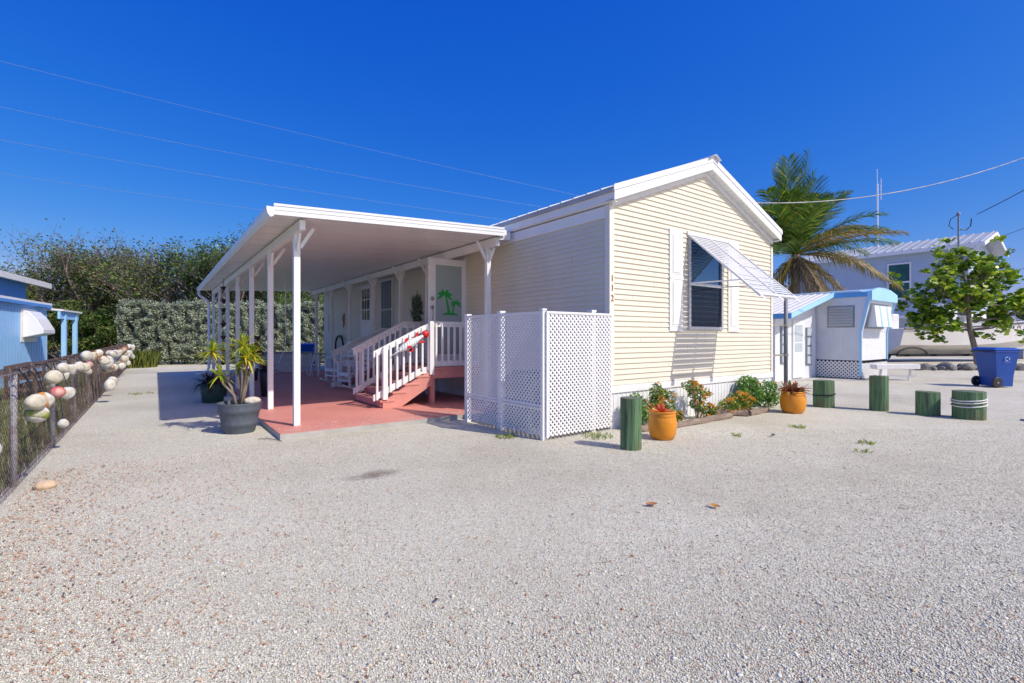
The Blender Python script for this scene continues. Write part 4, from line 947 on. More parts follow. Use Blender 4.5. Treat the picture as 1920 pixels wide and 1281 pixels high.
# ------------------------------------------------------------ orange pots
ORP = mat('orange_glaze', (.72, .27, .012), .42, .14, 4, .4, .006, 22, dirt=(.42, .19, .06), dirt_amt=.7)
def opot(x, y, r_, h, label):
    t = thing('orange_pot', label, 'plant pot', (x, y, 0), 0, 'round orange glazed pots')
    prof = [(.68, 0), (.76, .02), (.93, .18), (1, .42), (1.0, .62), (.95, .77), (.90, .84), (.93, .86), (.90, .885), (.88, .91), (.93, .955), (.955, .975), (.945, 1), (.84, 1), (.80, .93)]
    MB().lathe([(a*r_, b*h) for a, b in prof], n=36).build('pot', ORP, t, smooth=True)
    MB().lathe([(r_*.83, h*.9), (.0001, h*.92)], n=16).build('soil', mat('pot_soil', (.05, .03, .02), .95), t); return t
opot(5.62, 4.13, .19, .385, 'orange glazed pot right of the tall split bollard')
opot(9.5, 4.12, .215, .40, 'orange glazed pot near the right end of the flower bed')
BRO = leafmat('red_bromeliad_leaf', [(0, (.50, .05, .04)), (.5, (.62, .13, .06)), (1, (.68, .28, .10))], .35, .3)
BR2 = leafmat('bronze_bromeliad_leaf', [(0, (.10, .13, .03)), (.4, (.28, .06, .04)), (.8, (.50, .14, .07)), (1, (.35, .30, .08))], .35, .3)
b1 = thing('red_bromeliad', 'small red bromeliad in the nearer orange pot', 'plant', (5.60, 4.13, .35))
l = MB()
for i in range(16): blade_leaf(l, (0, 0, 0), i*2.4, R_(15+60*(i/16)), random.uniform(.15, .22), .05, .15)
l.build('leaf_rosette', BRO, b1, smooth=True)
b2 = thing('bronze_bromeliad', 'bushy bronze and red bromeliad in the far orange pot', 'plant', (9.5, 4.12, .38))
l = MB()
for i in range(90): blade_leaf(l, (random.uniform(-.12, .12), random.uniform(-.12, .12), 0), random.uniform(0, 6.28), R_(random.uniform(5, 75)), random.uniform(.2, .34), .06, random.uniform(.2, .7))
l.build('leaf_rosette', BR2, b2, smooth=True)

# ------------------------------------------------------------ flower bed
LG = leafmat('lantana_leaf', [(0, (.05, .12, .015)), (.5, (.14, .25, .03)), (1, (.34, .42, .06))], .5, .35)
LG2 = leafmat('shrub_leaf', [(0, (.05, .15, .025)), (.5, (.13, .30, .05)), (1, (.28, .46, .09))], .5, .35)
FL = leafmat('orange_petals', [(0, (.75, .20, .02)), (.6, (.82, .36, .03)), (1, (.80, .50, .08))], .5, .3)
def flower_shrub(x, y, lobes, nleaf, nfl, label, m=LG, name='lantana', ls=.045):
    """lobes: (dx, dy, z, rx, rz)"""
    t = thing(name, label, 'plant', (x, y, 0))
    s = MB()
    for dx, dy, z, rx, rz_ in lobes:
        for k in range(4): s.tube([(dx*.2, dy*.2, 0), (dx*.6+random.uniform(-.04, .04), dy*.5, z*.6), (dx+random.uniform(-rx, rx)*.5, dy, z+rz_*.3)], [.008, .006, .003], 4)
    s.build('stems', BARK, t)
    P = []; tot = sum(l_[3]*l_[4] for l_ in lobes); Fp = []
    for dx, dy, z, rx, rz_ in lobes:
        k = int(nleaf*rx*rz_/tot); u = rng.normal(size=(k, 3)); u /= np.linalg.norm(u, axis=1)[:, None]; rr = rng.uniform(.25, 1.08, k)**.6
        P.append(np.array([dx, dy, z])+u*rr[:, None]*np.array([rx, min(rx, .2), rz_]))
        kf = max(0, int(nfl*rx*rz_/tot)); u = rng.normal(size=(kf, 3)); u[:, 1] = -abs(u[:, 1]); u[:, 2] = u[:, 2]+.5; u /= np.linalg.norm(u, axis=1)[:, None]+1e-9
        Fp.append(np.array([dx, dy, z])+u*np.array([rx, min(rx, .2), rz_])*1.02)
    P = np.concatenate(P); P = P[P[:, 2] > .01]; V, Q = leaves(P, ls, .6, .25); npmesh('foliage', V, Q, m, t)
    Fp = np.concatenate(Fp)
    if len(Fp):
        PP = np.repeat(Fp, 12, 0)+rng.normal(size=(len(Fp)*12, 3))*.013; V, Q = leaves(PP, .024, .9, .3); npmesh('blossoms', V, Q, FL, t)
flower_shrub(5.86, 4.74, [(0, 0, .22, .16, .2), (-.05, 0, .42, .13, .14)], 900, 6, 'leafy green lantana against the lattice, left of the tall bollard', LG2)
flower_shrub(6.34, 4.74, [(-.1, 0, .25, .2, .22), (.12, 0, .42, .2, .17), (-.05, 0, .52, .12, .16), (.28, 0, .2, .12, .12)], 1500, 34, 'orange flowering lantana behind the near orange pot')
flower_shrub(6.75, 4.72, [(0, 0, .13, .13, .1)], 260, 10, 'low yellow lantana sprig right of the near orange pot')
flower_shrub(7.42, 4.74, [(-.2, 0, .58, .16, .09), (.02, 0, .44, .19, .12), (-.05, 0, .26, .13, .08), (.16, -.05, .15, .18, .12), (.3, -.08, .07, .1, .07)], 1300, 55, 'tall leaning lantana full of orange flowers below the window')
flower_shrub(8.62, 4.70, [(-.3, 0, .16, .22, .13), (.05, 0, .22, .26, .17), (.3, 0, .18, .16, .14)], 1500, 60, 'low wide lantana with many orange flowers')
flower_shrub(9.22, 4.78, [(-.05, 0, .46, .22, .20), (.1, 0, .25, .26, .2), (-.25, 0, .35, .12, .14)], 1500, 4, 'tall bright green shrub at the right end of the bed', LG2, 'green_shrub', .06)
flower_shrub(9.85, 4.74, [(0, 0, .32, .22, .22), (.05, 0, .15, .2, .14)], 900, 3, 'round green shrub behind the far orange pot', LG2, 'green_shrub', .055)
def log_edge(p, q, rad, label):
    t = thing('driftwood_log', label, 'log', (*p, 0)); r = MB(); d = (q[0]-p[0], q[1]-p[1])
    pts = [(d[0]*i/6, d[1]*i/6+.01*math.sin(i*2), rad*.7+.006*math.cos(i*3)) for i in range(7)]; r.tube(pts, [rad*(1+random.uniform(-.12, .12)) for _ in range(7)], 9)
    r.build('log', PALEWOOD, t, smooth=False, bevel=.004)
log_edge((5.6, 4.72), (6.05, 4.52), .06, 'short driftwood log behind the tall split bollard')
log_edge((6.35, 4.50), (8.0, 4.50), .055, 'long pale driftwood log edging the bed below the window')
log_edge((8.05, 4.80), (8.42, 4.42), .065, 'stubby timber turned towards the wall')
log_edge((8.46, 4.42), (9.2, 4.45), .06, 'straight timber in front of the low wide lantana')
# grey pole with straps at the right corner
gpole = thing('utility_pole', 'grey steel pipe strapped to the right corner of the house', 'pole', (11.3, 5.05, 0))
r = MB(); r.tube([(0, 0, 0), (0, 0, 2.52)], .042, 12); r.lathe([(.05, 2.52), (.05, 2.56), (.0001, 2.58)], n=12); r.build('pipe', mat('grey_pipe', (.17, .19, .22), .5, .1, 3, 0), gpole, smooth=True)
for z in (1.66, 1.0):
    r = MB(); r.bar((-.71, .02, z), (.05, .02, z), .03, .035); r.lathe([(.056, z-.03), (.056, z+.03)], n=12); r.build('strap', mat('galvanised_strap', (.40, .38, .30), .5, .3, 9, 0, metal=.5), gpole)
r = MB(); r.tube([(.1, .05, 1.95), (.13, .05, .8), (.17, .05, 0)], .014, 6); r.build('thin_conduit', GALV, gpole, smooth=True)

# ------------------------------------------------------------ litter and tufts
def dryleaf(x, y, s, rz_, label, col):
    l = MB(); t = thing('dry_leaf', label, 'leaf', (x, y, .012), rz_)
    for a in range(5):
        x0, x1 = -s+a*.4*s, -s+(a+1)*.4*s; w0 = .5*s*math.sin(math.pi*(a+.02)/5); w1 = .5*s*math.sin(math.pi*min(4.98, a+1)/5); z0, z1 = .3*s*((a/2.5)-1)**2, .3*s*(((a+1)/2.5)-1)**2
        l.add([(x0, -w0, z0+w0*.5), (x0, 0, z0), (x0, w0, z0+w0*.7), (x1, -w1, z1+w1*.5), (x1, 0, z1), (x1, w1, z1+w1*.7)], [(0, 1, 4, 3), (1, 2, 5, 4)])
    l.build('blade', mat('dry_leaf_skin', col, .7, .25, 20, .2), t, smooth=True)
dryleaf(3.30, 2.53, .055, -.6, 'curled brown dry leaf, left of the two on the gravel', (.42, .17, .07))
dryleaf(3.68, 2.2, .05, -1.4, 'curled ochre dry leaf, right of the two on the gravel', (.58, .27, .05))
dryleaf(1.19, 2.29, .018, .5, 'tiny dark scrap of leaf in the foreground gravel', (.07, .05, .045))
dryleaf(7.0, 3.3, .06, .2, 'dark dead leaf on the gravel before the flower bed', (.10, .07, .055))
dryleaf(-.62, 3.2, .06, 1.2, 'long straw coloured leaf strip on the left gravel', (.50, .29, .10))
r = MB(); r.sph((0, 0, .03), .08, 9, 6, (1.1, .8, .6)); o = r.build('rock', mat('tan_rock', (.60, .44, .30), .9, .2, 10, .8, .02, 20), None, smooth=True); o.location = (-.82, 6.15, 0); tag(o, 'flat tan rock by the nearest fence post', 'rock')
TUFT = leafmat('weed_blade', [(0, (.14, .26, .03)), (.6, (.30, .42, .06)), (1, (.48, .46, .16))], trans=.3)
for i, (x, y, rad, n_, lab) in enumerate(((6.9, 2.2, .09, 22, 'flat green weed nearest the camera on the right gravel'), (7.5, 2.35, .10, 30, 'spread green weed beyond the nearest one on the right'), (8.0, 3.4, .12, 40, 'grassy weed in front of the far orange pot'), (5.0, 4.75, .22, 90, 'green weeds along the foot of the front lattice'), (3.95, 5.5, .16, 80, 'weeds under the side lattice panel'), (6.6, 3.6, .08, 20, 'small weed between the pot and the log'), (-.3, 15.0, .3, 60, 'thin dry grass tufts on the left drive'))):
    blades(x, y, n_, rad, .05, TUFT, 'weed', lab, 'weed', lean=1.3)
tg = thing('tall_grass', 'clump of tall yellow green grass at the foot of the hedge', 'plant', CW(258, 22.3))
o = blades(tg.location.x, tg.location.y, 1600, .75, .75, leafmat('tall_grass_blade', [(0, (.10, .16, .03)), (.6, (.22, .28, .05)), (1, (.36, .34, .10))]), 'blades', None, None, lean=.35, parent=tg, wd=.012)
cv = MB(); cv.box(-.2, .2, -.14, .14, 0, .03); o = cv.build('drain_cover', mat('slate_cover', (.22, .24, .30), .5), None, bevel=.01); o.location = (11.75, 1.25, 0); o.rotation_euler = (0, 0, -.6); tag(o, 'grey slab lying at the right edge of the gravel', 'cover')

# ------------------------------------------------------------ blue house at left
BLU = mat('light_blue_siding', (.33, .60, .92), .5, .05, 2, .05, .002); BLU_SHADE = mat('shaded_blue_wall', (.10, .30, .72), .5, .06, 2, .05)  # the darker blue has the main wall's shade mixed into the colour
bh = thing('blue_house', 'light blue wooden house with white roof edge beyond the fence', 'house', (-3.2, 20, 0), R_(-8))
r = MB(); r.box(-5.6, -3.22, 12.0, 22.2, .0, 2.44)
r.build('annex_wall', BLU, bh, True)
r = MB()
for y in np.arange(12.1, 22.2, .21): r.box(-3.222, -3.214, y, y+.012, .0, 2.3)
r.build('board_joints', mat('blue_joint', (.18, .40, .74), .6), bh, True)
r = MB(); r.prism([(-5.7, 2.60), (-3.12, 2.44), (-3.12, 2.52), (-5.7, 2.68)], 11.9, 22.35); r.build('annex_roof', WHITE, bh, True)
r = MB(); r.box(-3.235, -3.10, 11.9, 22.3, 2.36, 2.45); r.build('blue_fascia', BLU_SHADE, bh, True)
r = MB(); r.box(-11.0, -5.95, 20.0, 29.6, 0, 3.80); r.build('main_wall', BLU_SHADE, bh, True)
r = MB(); r.prism([(-11, 4.7), (-5.75, 3.82), (-5.75, 3.92), (-11, 4.82)], 19.0, 31.4); mr = r.build('main_roof', WHITE_OLD, bh, True)
r = MB(); r.box(-5.75, -5.6, 19.0, 31.45, 3.70, 3.94); r.build('gutter', METALW, mr, True)
# hooded window awning
r = MB(); pr = [(-3.2, 2.2), (-3.08, 2.18), (-2.9, 1.95), (-2.74, 1.62), (-2.74, 1.5), (-3.2, 1.38)]
r.prism(pr, 20.2, 21.2); aw2 = r.build('window_awning', METALW, bh, True, bevel=.02)
r = MB(); r.box(-3.23, -3.2, 20.1, 21.3, 1.25, 2.26); r.build('window_frame', WHITE, bh, True)
# porch end
r = MB(); r.prism([(-5.6, 2.5), (-2.85, 2.28), (-2.85, 2.34), (-5.6, 2.56)], 22.4, 24.5); r.build('porch_roof', METALW, bh, True)
r = MB(); r.box(-3.0, -2.93, 22.4, 24.4, 2.02, 2.27); r.build('porch_beam', BLU, bh, True)
for y in (22.9, 24.1):
    r = MB(); r.box(-3.02, -2.9, y-.07, y+.07, 0, 2.25); r.build('porch_post', BLU, bh, True)
r = MB(); r.box(-3.6, -3.4, 22.25, 22.9, 0, 2.1); r.build('porch_wall', WHITE, bh, True)
r = MB()
for z in (.9, 1.25, 1.6): r.box(-3.395, -3.39, 22.3, 22.75, z, z+.28)
r.build('louvre_window', DARKGLASS, bh, True)
# clothes of the lawn: dark storage racks seen through the mesh
rk = thing('storage_rack', 'dark rusty shelving rack standing behind the fence', 'rack', (-2.4, 16.2, 0))
r = MB()
for z in (.2, .45, .7): r.box(-.25, .25, -1.2, 1.2, z, z+.06)
for y in (-1.15, 0, 1.15): r.box(-.25, -.2, y-.03, y+.03, 0, .74); r.box(.2, .25, y-.03, y+.03, 0, .74)
r.build('frame', mat('rack_brown', (.09, .05, .035), .8), rk)

# ------------------------------------------------------------ hedge
SILV = leafmat('silver_buttonwood_leaf', [(0, (.13, .17, .09)), (.4, (.27, .32, .21)), (.8, (.43, .48, .35)), (1, (.58, .61, .50))], .55, .15)
def hedge():
    A = Vector(CW(219, 23.9)); B = Vector(CW(690, 25.6)); u = (B-A).normalized(); L = (B-A).length; v = Vector((-u.y, u.x, 0)); 
    if v.dot(A) < 0: v = -v
    t = thing('hedge', 'tall clipped silvery green hedge behind the carport', 'hedge', tuple(A))
    Hh = 3.02; n = 95000
    KS = rng.normal(size=(26, 2))*np.array([1.0, 1.0]); KS *= (rng.uniform(5, 22, 26)/np.linalg.norm(KS, axis=1))[:, None]; PH = rng.uniform(0, 6.28, 26)
    def rel(s, z, d):
        b = sum(np.sin(KS[i, 0]*s+KS[i, 1]*z+PH[i])/np.hypot(*KS[i])**.6 for i in range(26)); return d+.11*b
    k = int(n*.72); s = rng.uniform(0, L, k); z = rng.uniform(.02, Hh, k)**1; d = rel(s, z, rng.exponential(.10, k)); d += .25*(z < .35)
    s2 = rng.uniform(0, L, n-k-7000); z2 = Hh+.08*np.sin(s2*2.3)+.06*np.sin(s2*7+1)+.05*np.sin(s2*13)+rng.normal(size=len(s2))*.075; d2 = rng.uniform(0, 1.1, len(s2))
    s3 = rng.exponential(.08, 7000); z3 = rng.uniform(0, Hh, 7000); d3 = rng.uniform(0, 1.1, 7000)
    S_ = np.concatenate([s, s2, s3]); Z_ = np.concatenate([z, z2, z3]); D_ = np.concatenate([d, d2, d3])
    C = np.array(u)[None]*S_[:, None]+np.array(v)[None]*D_[:, None]; C[:, 2] = Z_
    N = np.concatenate([np.repeat(-np.array(v)[None], k, 0), np.repeat([[0, 0, 1.]], len(s2), 0), np.repeat(-np.array(u)[None], 7000, 0)])
    V, Q = leaves(C, .085, .55, .1, N=N*.6); npmesh('foliage', V, Q, SILV, t)
    r = MB(); 
    for i in range(40):
        x = .2+i*L/40; p = u*x+v*.35; r.tube([(p.x, p.y, 0), (p.x+.05, p.y, 1.2)], .03, 5)
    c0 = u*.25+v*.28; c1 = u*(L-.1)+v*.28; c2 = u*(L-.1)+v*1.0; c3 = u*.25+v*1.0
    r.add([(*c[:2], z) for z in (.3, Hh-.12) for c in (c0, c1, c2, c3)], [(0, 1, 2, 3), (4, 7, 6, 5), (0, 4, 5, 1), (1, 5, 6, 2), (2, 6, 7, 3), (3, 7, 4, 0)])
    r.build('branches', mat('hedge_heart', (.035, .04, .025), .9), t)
hedge()

# ------------------------------------------------------------ trees
def tree(name, label, loc, H, spread, seed, lm, nleaf, lsize, trunk=.16, levels=4, kids=4, bare=.0, low=.25, tw=TWIG, group=None, asp=.55, top_bias=0):
    rd = random.Random(seed); t = thing(name, label, 'tree', loc, 0, group); tb = MB(); tips = []
    def br(p, d, L, r, lv):
        n = 3; pts = [p]; q = p
        for i in range(n):
            d = (d+Vector((rd.uniform(-.22, .22), rd.uniform(-.22, .22), rd.uniform(-.05, .16)))).normalized(); q = q+d*L/n; pts.append(q)
        rs = [r*(1-.45*i/n) for i in range(n+1)]
        tb.tube(pts, rs, 6 if lv == 0 else (4 if lv < 3 else 3), cap=False)
        if lv >= levels: tips.append(q); tips.append(pts[1]); return
        if lv >= levels-1: tips.append(q)
        k = kids if lv > 0 else kids+1
        for i in range(k):
            f = rd.uniform(.35, 1.0) if i else 1.0; b = p.lerp(q, f) if f < 1 else q
            az = rd.uniform(0, 6.28); el = rd.uniform(.15, 1.1); e = Vector((math.cos(az)*math.cos(el), math.sin(az)*math.cos(el), math.sin(el)))
            e = (e*.85+d*.55); e.x *= spread; e.y *= spread; e.normalize()
            br(b, e, L*rd.uniform(.55, .8), r*.5, lv+1)
    nt_ = 3
    for i in range(nt_):
        az = 6.28*i/nt_+rd.random(); br(Vector((.15*math.cos(az), .15*math.sin(az), 0)), Vector((.35*math.cos(az), .35*math.sin(az), 1)).normalized(), H*.36, trunk, 0)
    zmax = max(p.z for p in tips); k = H/zmax
    tb.v = [(x*k, y*k, z*k) for x, y, z in tb.v]
    tb.build('trunk', tw, t)
    T = np.array([p*k for p in tips]); 
    if bare > 0:
        keep = rng.uniform(size=len(T)) > bare*np.clip(T[:, 2]/H*1.5-.3, 0, 1); T = T[keep]
    per = max(1, nleaf//len(T)); C = np.repeat(T, per, 0); C = C+rng.normal(size=C.shape)*np.array([.32, .32, .24])*H/9; C = C[C[:, 2] > .2]
    V, Q = leaves(C, lsize, asp, .2); npmesh('crown', V, Q, lm, t); return t
TL1 = leafmat('scrub_leaf', [(0, (.035, .075, .015)), (.4, (.085, .15, .03)), (.82, (.16, .23, .045)), (.96, (.28, .22, .08)), (1, (.34, .17, .08))], .55, .25)
TL2 = leafmat('dense_green_leaf', [(0, (.03, .065, .015)), (.5, (.075, .14, .028)), (1, (.16, .26, .05))], .45, .25)
TL3 = leafmat('bright_green_leaf', [(0, (.06, .12, .015)), (.5, (.14, .25, .03)), (1, (.26, .36, .06))], .45, .35)
G_ = 'scrubby trees beyond the hedge'
bgt = [(66, 33, 492, .9, 'thin scrubby tree, leftmost above the blue house'), (130, 35, 426, 1.0, 'thin scrubby tree with the highest leafy tip at left'),
       (185, 34, 425, 1.0, 'half bare scrubby tree with upright twigs'), (240, 36, 462, 1.0, 'half bare scrubby tree above the left end of the hedge'),
       (305, 34, 446, 1.0, 'half bare scrubby tree above the middle of the visible hedge'), (352, 35, 482, 1.0, 'low scrubby tree beside the dense dark tree')]
for i, (px, wd, py, sp, lab) in enumerate(bgt):
    H = ZH(py, wd); tree('scrub_tree', lab, CW(px, wd), H, 1.25, 20+i, TL1, 6500, .17, .15, bare=.8, group=G_, levels=4, kids=4)
tree('dense_tree', 'dense dark green tree rising behind the carport roof edge', CW(430, 32), ZH(418, 32), 1.0, 41, TL2, 16000, .17, .16, group=None)
tree('dense_tree', 'dark green tree seen under the carport roof at centre', CW(515, 36), 7.2, 1.3, 42, TL2, 10000, .17, .16)
tree('dense_tree', 'green tree showing between the posts and the house corner', CW(575, 33), 6.2, 1.3, 43, TL2, 10000, .17, .16)
tree('bright_bush', 'bright yellow green bush topping the hedge under the carport', CW(535, 29), 4.1, 1.2, 44, TL3, 4000, .14, .1, levels=3)
def bush(px, wd, w_, h, lm, label, n, ls, group=None, name='bush'):
    t = thing(name, label, 'bush', CW(px, wd), 0, group); C = []
    r = MB()
    for i in range(26):
        az = random.uniform(0, 6.28); rr = w_*.9*math.sqrt(random.random()); z = h*random.uniform(.2, .85)*(1-.35*rr/w_); s = random.uniform(.3, .55)
        x, y = rr*math.cos(az), rr*math.sin(az); r.tube([(x*.3, y*.3, 0), (x*.8, y*.8, z*.6), (x, y, z)], [.05, .03, .015], 4, cap=False)
        k = n//26; u = rng.normal(size=(k, 3)); u /= np.linalg.norm(u, axis=1)[:, None]; u *= (rng.uniform(.3, 1.1, k)**.5)[:, None]; C.append(np.array([x, y, z])+u*np.array([s*1.5, s*1.5, s]))
    r.build('stems', TWIG, t); C = np.concatenate(C); C = C[C[:, 2] > .05]; V, Q = leaves(C, ls, .55, .3); npmesh('foliage', V, Q, lm, t)
G2 = 'dense scrub bushes below the trees'
for i, (px, wd, w_, h, lab) in enumerate(((-20, 31, 2.6, 3.9, 'dense scrub bush behind the blue house roof'), (65, 31, 2.4, 4.6, 'dense scrub bush above the blue house awning'), (130, 30, 2.2, 4.4, 'dense scrub bush above the blue porch post'), (185, 30.5, 2.2, 4.5, 'dense scrub bush left of the hedge end'), (245, 31, 2.3, 4.2, 'dense scrub bush rising over the hedge end'), (310, 31, 2.4, 4.5, 'dense scrub bush over the middle of the hedge'), (375, 31, 2.4, 4.9, 'dense scrub bush over the hedge by the downspout'), (450, 31, 2.4, 4.6, 'dense scrub bush behind the outer posts'), (160, 34, 3.0, 5.2, 'taller scrub bush behind the porch post'), (10, 34, 3.0, 5.0, 'taller scrub bush in the far left corner'), (500, 30, 2.4, 4.6, 'dense scrub bush behind the near white post'), (590, 29.5, 2.2, 4.2, 'dense scrub bush by the far house corner'), (660, 31, 2.4, 4.2, 'dense scrub bush hidden behind the house end'))):
    bush(px, wd, w_, h, TL1 if i % 3 else TL2, lab, 7000, .15, G2, 'scrub_bush')
# far wood beyond
def farwood():
    n = 60000; px = rng.uniform(-500, 800, n); wd = rng.uniform(68, 90, n); h = 4.5+1.6*np.sin(px*.013)+.9*np.sin(px*.05)+.5*np.sin(px*.17); z = h*rng.uniform(0, 1, n)**.6
    a = (px-960)/907.; C = np.stack([wd*(F[0]+a*Rt[0]), wd*(F[1]+a*Rt[1]), z], 1); V, Q = leaves(C, .55, .7, .2)
    tag(npmesh('far_wood', V, Q, TL2), 'low dark wood far beyond the field', 'wood', kind='stuff')
farwood()
r = MB(); r.bar(CW(-500, 56, .45), CW(420, 56, .45), .3, .5); tag(r.build('low_wall', CONC), 'low pale road wall far beyond the lawn', 'wall')
rc_ = thing('red_barrow', 'small dark red cart beyond the far end of the fence', 'cart', CW(190, 33))
r = MB(); r.box(-.7, .7, -.3, .3, .55, .95); r.build('tray', REDP, rc_, bevel=.04)
for s in (-1, 1):
    r = MB(); r.lathe([(.05, -.05), (.25, -.05), (.25, .05), (.05, .05)], (s*.45, -.35, .25), 12, ax=(0, 1, 0)); r.build('wheel', BLACK, rc_)

# ------------------------------------------------------------ palm
def palm():
    wd = 20.5; P = CW(1492, wd); t = thing('palm_tree', 'coconut palm with drooping yellow brown skirt behind the house', 'palm tree', P)
    zc = ZH(478, wd); r = MB(); r.tube([(.35, .1, 0), (.25, .05, 1.5), (.05, 0, 3.0), (0, 0, zc)], [.28, .19, .16, .17], 12); r.build('trunk', BARK, t, smooth=True)
    GM = leafmat('palm_leaflet', [(0, (.035, .09, .012)), (.5, (.095, .19, .022)), (.85, (.22, .30, .035)), (1, (.45, .42, .08))], .4, .3)
    YM = leafmat('yellow_palm_leaflet', [(0, (.14, .13, .02)), (.5, (.26, .19, .03)), (1, (.38, .25, .06))], .5, .3)
    DM = leafmat('dead_palm_leaflet', [(0, (.16, .10, .05)), (.5, (.27, .19, .11)), (1, (.42, .34, .24))], .7, .2)
    rv = Vector((Rt[0], Rt[1], 0)); fv = Vector((F[0], F[1], 0))
    rd = random.Random(5)
    def frond(a, el, L, droop, m, side=.55, hang=.3):
        d = (rv*math.cos(a)+fv*math.sin(a))*math.cos(el)+Vector((0, 0, math.sin(el))); c = Vector((0, 0, zc)); n = 46; pts = []
        for i in range(n+1):
            q = i/n; pts.append(c+d*L*q-Vector((0, 0, droop*L*q**2.2)))
        b = MB(); b.tube(pts[::5]+[pts[-1]], [.035*(1-.8*i/10) for i in range(len(pts[::5])+1)], 4)
        for i in range(5, n+1):
            q = i/n; tan = (pts[i]-pts[i-1]).normalized(); sd = tan.cross(Vector((0, 0, 1)))
            if sd.length < .05: sd = tan.cross(fv)
            sd.normalize(); ll = L*.25*(math.sin(math.pi*min(1, q*.78+.18))**.6)
            upv = sd.cross(tan).normalized()
            for s in (-1, 1):
                dd = (sd*s*side+tan*.62+upv*rd.uniform(.0, .25)).normalized(); dd2 = (dd-Vector((0, 0, hang*rd.uniform(.6, 1.6)))).normalized()
                p0 = pts[i]; p1 = p0+dd*ll*.5; p2 = p1+dd2*ll*.55; wv = tan*.030
                b.add([p0-wv*.5, p0+wv*.5, p1+wv, p1-wv, p2], [(0, 1, 2, 3), (3, 2, 4)])
        b.build('frond', m, t)
    for k in range(9): frond(rd.uniform(0, 6.28), R_(rd.uniform(58, 84)), rd.uniform(3.9, 4.9), rd.uniform(.05, .18), GM, .48, .15)
    for az, el in ((105, 60), (20, 45), (50, 52), (150, 50), (185, 42), (215, 48), (255, 40), (300, 52), (335, 38), (350, 58), (5, 62), (130, 70), (35, 66), (165, 58), (200, 64), (75, 48), (270, 60), (230, 68), (315, 66)): frond(R_(az), R_(el+4), rd.uniform(3.5, 4.4), rd.uniform(.18, .36), GM, .62, .3)
    for az, el in ((5, 25), (25, 18), (165, 22), (195, 18), (230, 14), (280, 20), (320, 22), (345, 20), (60, 20), (120, 18), (15, 36), (175, 34), (190, 28), (155, 40), (0, 40), (335, 34), (210, 36), (245, 30)): frond(R_(az), R_(el), rd.uniform(3.4, 4.3), rd.uniform(.22, .42), GM if az % 4 else YM, .55, .6)
    for az, el in ((350, 0), (5, 8)): frond(R_(az), R_(el), 3.9, .38, YM, .45, 1.2)
    for az in range(0, 360, 15): frond(R_(az+rd.uniform(-8, 8)), R_(rd.uniform(-30, -62)), rd.uniform(2.5, 3.2), .35, YM if rd.random() < .68 else DM, .28, 1.6)
    for az in (300, 330, 350, 15): frond(R_(az), R_(-48), 2.9, .3, DM, .25, 1.8)
palm()

# ------------------------------------------------------------ small trailer and its lean-to
SKY = mat('pale_blue_trim', (.36, .66, .90), .45, .04, 2, 0); SKY_SHADE = mat('shaded_blue_trim', (.10, .36, .72), .45, .04, 2, 0)  # the second is the same trim colour darkened for its shaded faces
TW_ = mat('trailer_white', (.70, .72, .76), .5, .06, 3, .05, .002)
tr = thing('travel_trailer', 'small white vintage trailer with light blue edges', 'trailer', (18.62, 5.99, 0))
prof = [(5.99, .62), (5.99, 1.55), (5.74, 2.72), (5.8, 2.84), (6.05, 2.93), (13.5, 2.95), (13.8, 2.5), (13.8, .62)]
r = MB(); r.prism(prof, 18.62, 21.05, 'x'); r.build('body', TW_, tr, True)
r = MB()
for y in np.arange(6.1, 13.6, .1): r.box(18.612, 18.62, y, y+.05, .62, 2.70)
r.box(18.608, 18.62, 5.98, 13.7, 1.52, 1.55); r.build('ribs', TW_, tr, True)
r = MB()
r.prism([(5.94, .1), (5.94, 1.55), (5.69, 2.72), (5.77, 2.88), (5.86, 2.86), (5.80, 2.72), (6.02, 1.55), (6.02, .1)], 18.585, 18.607, 'x')
r.build('edge_trim', SKY, tr, True)
r = MB(); r.prism([(5.94, .6), (5.94, 1.55), (5.69, 2.72), (5.77, 2.88), (5.86, 2.86), (5.80, 2.72), (6.02, 1.55), (6.02, .6)], 21.05, 21.08, 'x')
cp_ = [(18.60, 2.60), (21.07, 2.60), (21.07, 2.86), (20.4, 3.0), (19.8, 3.05), (19.2, 3.03), (18.60, 2.90)]
r.prism(cp_, 5.66, 5.76); r.prism([(18.60, 2.86), (19.2, 3.0), (19.8, 3.03), (20.4, 2.98), (21.07, 2.86)], 5.76, 13.5); r.build('roof_cap', SKY, tr, True)
r = MB(); r.box(18.58, 18.60, 5.78, 13.5, 2.72, 2.87); r.build('side_trim', SKY_SHADE, tr, True)
def slantbox(x0, x1, z0, z1, dep, m, name, parent):
    s = MB(); yf = lambda z: 5.99-(z-1.55)*.2137
    s.add([(x0, yf(z0), z0), (x1, yf(z0), z0), (x1, yf(z1), z1), (x0, yf(z1), z1), (x0, yf(z0)-dep, z0), (x1, yf(z0)-dep, z0), (x1, yf(z1)-dep*.3, z1), (x0, yf(z1)-dep*.3, z1)],
          [(0, 1, 2, 3), (4, 7, 6, 5), (0, 4, 5, 1), (1, 5, 6, 2), (2, 6, 7, 3), (3, 7, 4, 0)]); return s.build(name, m, parent, True)
ww = slantbox(18.85, 20.55, 1.68, 2.5, .05, GREY, 'window', tr); slantbox(18.95, 20.5, 1.74, 2.44, .32, METALW, 'awning', tr)
for x in (19.4, 20.05): slantbox(x, x+.1, 1.73, 2.445, .335, SKY, 'awning_stripe', tr)
r = MB(); r.box(18.595, 18.615, 6.15, 6.95, 1.72, 2.44); wv = r.build('window', GREY, tr, True)
r = MB()
for i in range(7): r.box(18.585, 18.595, 6.19, 6.91, 1.76+i*.095, 1.84+i*.095)
r.build('louvre_pane', mat('grey_jalousie', (.42, .45, .48), .25, .1, 2, 0), wv, True)
